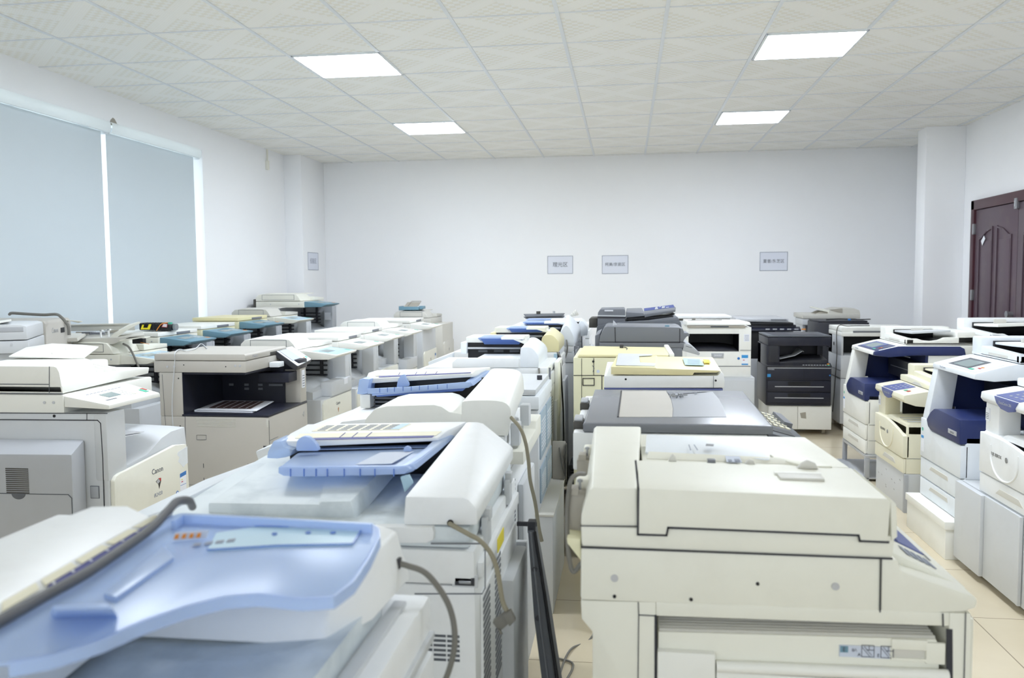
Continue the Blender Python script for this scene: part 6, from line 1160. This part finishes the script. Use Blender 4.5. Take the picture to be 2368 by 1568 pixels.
t.add('seam', J(strip([(-.001, .0, Zy(857)), (-.001, w, Zy(857))], (-1, 0, 0), .004), strip([(-.001, 0, Zy(876)), (-.001, w, Zy(876))], (-1, 0, 0), .006)), 'dark_grey'); t.add('socket', box(-.004, 0, .25, .28, .78, .81, .001), 'charcoal')
t.add('power_cord', tube([(.3, .2, z1+.004), (.1, .15, z1+.004), (-.006, .12, z1-.01), (-.012, .1, .7), (-.012, .16, .4), (-.012, .22, .15)], .004), 'dark_metal')

# ================================================================ right row: machines facing the aisle (front toward -x)
def scoop_feeder(t, x0, x1, w, z, h, mat, yb=None, tray='ivory', dark='black', grip=True):
    """document feeder: tall block at the far end, low wall with a scoop along the near side, tray arm above"""
    FD = t.add('feeder', J(box(x0, x1, w-.13, w, z, z+h, .012), prx([(0, z), (w-.12, z), (w-.12, z+h*.55), (w-.2, z+h*.50), (.10, z+h*.42), (0, z+h*.42)], x0, x0+.055, .008),
                           pry([(x0, z), (x1, z), (x1, z+h*.55), (x0+.33, z+h*.52), (x0+.25, z+h*.5), (x0+.21, z+h*.32), (x0+.16, z+h*.25), (x0+.11, z+h*.3), (x0+.075, z+h*.42), (x0, z+h*.42)], 0, .03, .003),
                           box(x0, x1, 0, w, z, z+h*.15, .004), box(x1-.12, x1, 0, w, z, z+h*.9, .012)), mat)
    t.add('inner_well', J(box(x0+.056, x1-.12, w-.15, w-.13, z+h*.15, z+h*.8, .002), box(x0+.056, x1-.12, .03, w-.13, z+h*.15, z+h*.2, .001)), dark, FD)
    t.add('document_tray', J(loft([[(x0+.06, w-.13, z+h*.62), (x0+.06, w-.13, z+h*.74), (x0+.06, w*.4, z+h*.80), (x0+.06, .06, z+h*.86), (x0+.06, .06, z+h*.72), (x0+.06, w*.4, z+h*.66)],
                                 [(x1-.14, w-.13, z+h*.66), (x1-.14, w-.13, z+h*.78), (x1-.14, w*.4, z+h*.92), (x1-.14, .06, z+h*1.0), (x1-.14, .06, z+h*.86), (x1-.14, w*.4, z+h*.78)]], .003)), tray, FD)
    t.add('paper_guide', box(x0+.12, x0+.20, w*.45, w*.47, z+h*.75, z+h*1.02, .004), 'pale_taupe', FD)
    if grip: t.add('grip_recess', box(x0-.001, x0+.003, w*.22, w*.62, z+h*.12, z+h*.27, .002), 'pale_taupe', FD)
    return FD
def xerox_tall(label, x, y0, w, z0, s, mat, navyband=False, D=.70):
    t = Thing('photocopier', label, COP, (x, y0, z0)); L_ = lambda k: k*s
    hd = L_(.717); ht = L_(.757)
    t.add('body', J(box(.012, D, 0, w, 0, L_(.43), .008), box(.40, D, 0, w, L_(.42), hd, .004)), mat)
    for a_, b2 in ((.004, .100), (.106, .213)):
        DR = t.add('drawer', prx([(0, L_(a_)), (w, L_(a_)), (w, L_(b2)), (0, L_(b2))], -.004, .012, .005), mat)
        t.add('drawer_handle', loft([[(-.006, w*.28, L_(b2)-.045), (-.006, w*.75, L_(b2)-.045), (-.006, w*.70, L_(b2)-.022), (-.006, w*.30, L_(b2)-.022)], [(.004, w*.26, L_(b2)-.047), (.004, w*.77, L_(b2)-.047), (.004, w*.72, L_(b2)-.02), (.004, w*.28, L_(b2)-.02)]], .002), 'pale_taupe', DR)
    t.add('front_cover', prx([(0, L_(.219)), (w, L_(.219)), (w, L_(.437)), (w-.09, L_(.437)), (w-.12, L_(.40)), (w-.17, L_(.385)), (0, L_(.385))], -.008, .03, .006), mat)
    NV = t.add('waste_cover', loft([[(-.014, 0, L_(.39)), (-.014, w-.17, L_(.39)), (-.014, w-.125, L_(.405)), (-.014, w-.10, L_(.44)), (-.014, w-.16, L_(.49)), (-.014, w-.21, L_(.515)), (-.014, w-.27, L_(.522)), (-.014, 0, L_(.515))],
                                   [(.26, 0, L_(.39)), (.26, w-.17, L_(.39)), (.26, w-.125, L_(.405)), (.26, w-.10, L_(.44)), (.26, w-.16, L_(.49)), (.26, w-.21, L_(.515)), (.26, w-.27, L_(.522)), (.26, 0, L_(.515))]], .008), 'navy', None, 'dark blue inner cover')
    BG = t.add('badge', box(-.0165, -.013, .04, .15, L_(.425), L_(.448), .002), 'silver', NV)
    o = lettering('lettering', 'xerox', 'ink', BG, (-.0168, .095, L_(.4365)), (0, -1, 0), (0, 0, 1), .02, .0002)
    t.add('far_column', loft([[(0, w-.085, L_(.437)), (0, w, L_(.437)), (.12, w, L_(.437)), (.12, w-.085, L_(.437))], [(.05, w-.075, hd), (.05, w, hd), (.16, w, hd), (.16, w-.075, hd)]], .008), mat)
    t.add('cavity_lining', J(box(.17, .41, w-.012, w-.002, L_(.44), hd, 0), box(.12, .40, w-.02, w-.01, L_(.5), hd, 0), box(.385, .399, .01, w-.02, L_(.42), hd, 0)), 'navy')
    t.add('inner_mechanism', J(box(.30, .385, .05, w-.05, L_(.53), L_(.66), .004)), 'navy_black'); t.add('guide_bar', box(.296, .30, .1, w-.12, L_(.60), L_(.604), 0), 'silver'); t.add('guide_bar', box(.296, .30, .06, w-.06, L_(.695), L_(.70), 0), 'silver')
    sc = 'navy' if navyband else mat
    prof = [(.045, hd), (.05, hd+L_(.028)), (.20, ht+L_(.028)), (.24, ht+L_(.035)), (D, ht+L_(.035)), (D, hd), (.30, hd-L_(.0)), (.14, hd-L_(.012))]
    SC = t.add('scanner_unit', pry(prof, 0, w, .006), mat)
    if navyband: t.add('navy_band', pry([(.043, hd+.002), (.048, hd+L_(.028)), (.20, ht+L_(.026)), (D-.10, ht+L_(.026)), (D-.07, ht+L_(.01)), (D-.06, hd+.002), (.30, hd+.001), (.14, hd-L_(.012))], -.006, .03, .004), 'navy', SC)
    v0 = Vector((.05, 0, hd+L_(.028))); v1 = Vector((.20, 0, ht+L_(.028))); sv = v1-v0; nn = Vector((-sv.z, 0, sv.x)).normalized()
    def pq(u0, u1, y0_, y1_, e=.001, th=.001):
        f = lambda u, y: v0+sv*u+Vector((0, y, 0))+nn*e; return slab([f(u0, y0_), f(u1, y0_), f(u1, y1_), f(u0, y1_)], th, 0, up=(0, 0, 1))
    CP = t.add('control_panel', pq(.06, .96, .03, w-.12, .003, .003), 'navy' if navyband else mat)
    t.add('display_surround', pq(.18, .92, w*.28, w-.15, .0045, .002), 'dark_grey' if not navyband else 'violet_blue', CP); t.add('display', pq(.24, .80, w*.33, w-.19, .0055, .002), 'screen', CP)
    t.add('start_key', pq(.15, .24, .10, .15, .005), 'green', CP); t.add('stop_key', pq(.32, .38, .07, .10, .005), 'red', CP); t.add('reset_key', pq(.42, .48, .07, .10, .005), 'orange', CP)
    lettering('lettering', 'DocuCentre', 'ink_soft', CP, (.0435, w-.16, hd+L_(.018)), (0, -1, 0), (0, 0, 1), .016, .0002)
    t.add('cover_gap', box(.26, D-.01, .004, w-.004, ht+L_(.035), ht+L_(.035)+.004, 0), 'charcoal')
    scoop_feeder(t, .25, D, w, ht+L_(.035)+.004, L_(.10), mat, tray='light_grey' if navyband else 'cool_white')
    t.add('energy_sticker', J(box(-.0095, -.008, w-.055, w-.02, L_(.25), L_(.34), 0)), 'paper'); t.add('sticker_header', box(-.0105, -.009, w-.055, w-.02, L_(.325), L_(.34), 0), 'sky_blue'); t.add('round_sticker', cyl((-.0085, w-.035, L_(.375)), (-1, 0, 0), .010, .001, 14), 'green')
    t.add('side_seam', J(*[strip([(.02, -.0006, L_(k)), (D-.02, -.0006, L_(k))], (0, -1, 0), .002) for k in (.10, .215)]), 'dark_grey')
    return t
def xerox_small(label, x, y0, w, z0, mat, D=.62, s=1):
    t = Thing('photocopier', label, COP, (x, y0, z0)); L_ = lambda k: k*s
    t.add('body', J(box(.012, D, 0, w, 0, L_(.29), .006), box(.30, D, 0, w, L_(.28), L_(.44), .004), box(.014, .11, w-.14, w, L_(.285), L_(.43), .010)), mat)
    DR = t.add('drawer', prx([(0, L_(.003)), (w, L_(.003)), (w, L_(.09)), (0, L_(.09))], -.004, .012, .005), mat)
    t.add('drawer_handle', loft([[(-.006, w*.25, L_(.032)), (-.006, w*.70, L_(.032)), (-.006, w*.63, L_(.06)), (-.006, w*.32, L_(.06))], [(.004, w*.23, L_(.03)), (.004, w*.72, L_(.03)), (.004, w*.65, L_(.062)), (.004, w*.30, L_(.062))]], .002), 'pale_taupe', DR)
    arc = [(w*(1-k/12), L_(.285)-L_(.0)*0-L_(.055)*max(0, (k/12-.35)/.65)**1.6) for k in range(13)]
    FC = t.add('front_cover', prx([(0, L_(.096)), (w, L_(.096))]+arc, -.008, .03, .005), mat)
    c = Vector((-.009, w*.56, L_(.225)))
    ring = [c+Vector((0, .135*math.cos(a_), L_(.10)*math.sin(a_)-.02)) for a_ in [math.pi+math.pi*k/14 for k in range(15)]]
    t.add('embossed_arc', tube([ring[0]+Vector((0, .0, .04))]+ring+[ring[-1]+Vector((0, 0, .04))], .0045, n=2), mat, FC)
    lettering('brand_lettering', 'FUJI XEROX', 'dark_metal', FC, (-.0085, w*.70, L_(.205)), (0, -1, 0), (0, 0, 1), .021, .0003); t.add('emblem', cyl((-.0085, w*.52, L_(.205)), (-1, 0, 0), .012, .002, 18), 'steel', FC)
    ET = t.add('exit_hump', J(prx([(0, L_(.23)), (w-.17, L_(.23)), (w-.17, L_(.285)), (w-.21, L_(.305)), (w-.28, L_(.312)), (0, L_(.305))], .012, .28, .012)), mat)
    t.add('exit_slats', J(*[box(.03, .27, .05+.07*k, .056+.07*k, L_(.308), L_(.314), .001) for k in range(3)]), 'light_grey', ET)
    t.add('cavity_lining', J(box(.27, .299, .01, w-.14, L_(.30), L_(.425), 0), box(.12, .28, w-.15, w-.142, L_(.30), L_(.42), 0)), 'black')
    pf = [(.0, L_(.43)), (-.012, L_(.445)), (-.008, L_(.475)), (.13, L_(.50)), (D, L_(.50)), (D, L_(.425)), (.12, L_(.405)), (.06, L_(.41))]
    SC = t.add('scanner_unit', pry(pf, 0, w, .006), mat)
    v0 = Vector((-.008, 0, L_(.475))); v1 = Vector((.13, 0, L_(.50))); sv = v1-v0; nn = Vector((-sv.z, 0, sv.x)).normalized()
    def pq(u0, u1, y0_, y1_, e=.001, th=.001):
        f = lambda u, y: v0+sv*u+Vector((0, y, 0))+nn*e; return slab([f(u0, y0_), f(u1, y0_), f(u1, y1_), f(u0, y1_)], th, 0, up=(0, 0, 1))
    CP = t.add('key_panel', J(pq(.03, .96, w*.36, w*.74, .003, .003), prx([(w*.36, L_(.474)), (w*.74, L_(.474)), (w*.70, L_(.445)), (w*.62, L_(.425)), (w*.50, L_(.42)), (w*.41, L_(.43))], -.015, -.004, .003)), 'violet_blue', SC)
    t.add('key_dots', J(*[pq(.2+.2*i, .27+.2*i, w*.42+.05*j, w*.42+.05*j+.02, .0042) for i in range(4) for j in range(3)]), 'mid_grey', CP)
    lettering('lettering', 'DocuCentre 286', 'mid_grey', CP, (-.0155, w*.55, L_(.452)), (0, -1, 0), (0, 0, 1), .018, .0002)
    t.add('start_key', pq(.35, .5, .14, .17, .003), 'green', SC); t.add('stop_key', pq(.35, .5, .09, .12, .003), 'red', SC)
    t.add('lid_gap', box(.15, D-.01, .004, w-.004, L_(.50), L_(.503), 0), 'charcoal')
    t.add('platen_cover', prx([(0, L_(.503)), (w, L_(.503)), (w, L_(.54)), (w-.1, L_(.545)), (0, L_(.53))], .145, D, .008), mat)
    t.add('cover_arc_recess', loft([[(.1440, w*.25+.0, L_(.506)), (.1440, w*.62, L_(.506)), (.1440, w*.5, L_(.524)), (.1440, w*.36, L_(.524))], [(.147, w*.25, L_(.506)), (.147, w*.62, L_(.506)), (.147, w*.5, L_(.524)), (.147, w*.36, L_(.524))]]), 'pale_taupe')
    scoop_feeder(t, .19, D, w, L_(.53), L_(.085), mat, tray=mat, grip=False)
    t.add('side_seam', J(strip([(.012, -.0006, L_(.093)), (D-.1, -.0006, L_(.093))], (0, -1, 0), .002), strip([(.10, -.0006, L_(.1)), (.10, -.0006, L_(.28))], (0, -1, 0), .002)), 'dark_grey')
    NL = t.add('notice_label', box(.010, .0135, w-.05, w-.012, L_(.34), L_(.40), 0), 'paper'); t.add('notice_text', J(*[box(.009, .0105, w-.046, w-.018, L_(.35)+.008*k, L_(.35)+.008*k+.002, 0) for k in range(4)]), 'ink', NL)
    return t
# E4 with its cabinet
t = Thing('cabinet', 'cool white cabinet with a stepped door at the right picture edge', 'cabinet', (1.93, 3.95, 0))
t.add('carcass', box(-.285, .35, -.40, .40, .03, .418, .003), 'light_grey')
for x in (-.22, .28):
    for y in (-.34, .34): t.add('foot', cyl((x, y, 0), 'z', .02, .031), 'charcoal')
t.add('door', box(-.30, -.287, -.235, .10, .035, .415, .002), 'light_grey'); t.add('door', box(-.315, -.287, .103, .405, .035, .414, .002), 'light_grey'); t.add('door_edge_strip', box(-.302, -.288, -.255, -.238, .035, .415, .002), 'light_grey')
xerox_small('white copier with a violet key panel, at the right picture edge', 1.645, 3.55, .59, .4185, 'white', s=.985)
# E3 with its box
t = Thing('storage_box', 'low flat white box on the floor under the tall copier with the dark blue cover', 'box', (1.94, 4.68, 0))
t.add('lid', box(-.36, .32, -.30, .30, .155, .194, .003), 'ivory'); t.add('tub', box(-.352, .315, -.292, .292, 0, .155, .003), 'ivory')
xerox_tall('tall white copier with a dark blue inner cover, on a flat white box', 1.655, 4.385, .575, .1945, 1.0, 'cool_white')
# E2
t = Thing('cabinet', 'scratched grey metal cabinet under the cream copier of the right row', 'cabinet', (1.95, 5.54, 0))
t.add('carcass', box(-.29, .30, -.285, .29, 0, .236, .003), 'light_grey'); t.add('corner_post', box(-.292, -.27, -.292, -.27, 0, .23, .001), 'mid_grey')
random.seed(3)
SCm = []
for k in range(9): y_, z_ = random.uniform(-.22, .22), random.uniform(.06, .2); t.add('scratch', slab([(-.2906, y_, z_), (-.2906, y_+.018, z_+.004), (-.2906, y_+.019, z_+.008), (-.2906, y_+.004, z_+.003)], .0004, 0, up=(-1, 0, 0)), 'dark_metal')
xerox_small('cream copier with a violet key panel, on a scratched grey cabinet', 1.655, 5.255, .58, .2365, 'aged_cream', s=1.0)
# E1 with its stand
t = Thing('machine_stand', 'open grey metal stand under the far navy-fronted copier', 'stand', (1.95, 6.36, 0))
t.add('top_frame', J(box(-.30, .32, -.31, .32, .165, .185, .003)), 'silver')
for x in (-.285, .30):
    for y in (-.295, .30): t.add('leg', box(x-.015, x+.015, y-.015, y+.015, .01, .165, .002), 'mid_grey')
t.add('lower_shelf', box(-.34, .32, -.31, .32, .015, .025, .002), 'silver'); t.add('rear_panel', box(.0, .01, -.28, .28, .025, .165, .001), 'dark_grey')
xerox_tall('tall white copier with a dark blue scanner band, on an open stand', 1.655, 6.07, .60, .1855, .965, 'ivory', navyband=True)
# E5 behind E3 at the far right
t = Thing('photocopier', 'white feeder copier standing before the red-brown door at the right edge', COP, (2.50, 5.85, 0))
t.add('body', J(box(0, .62, 0, .6, .06, .90, .006)), 'ivory'); t.casters(.07, .55, .07, .52); t.add('scanner_unit', box(-.02, .62, -.01, .61, .902, .965, .006), 'white'); t.add('platen_cover', box(-.01, .62, 0, .6, .967, .985, .004), 'white')
z_ = t.Y(2300, 772)[1]
scoop_feeder(t, t.Y(2294, 770)[0], .62, .6, .985, t.Y(2310, 744)[1]-.985, 'white')
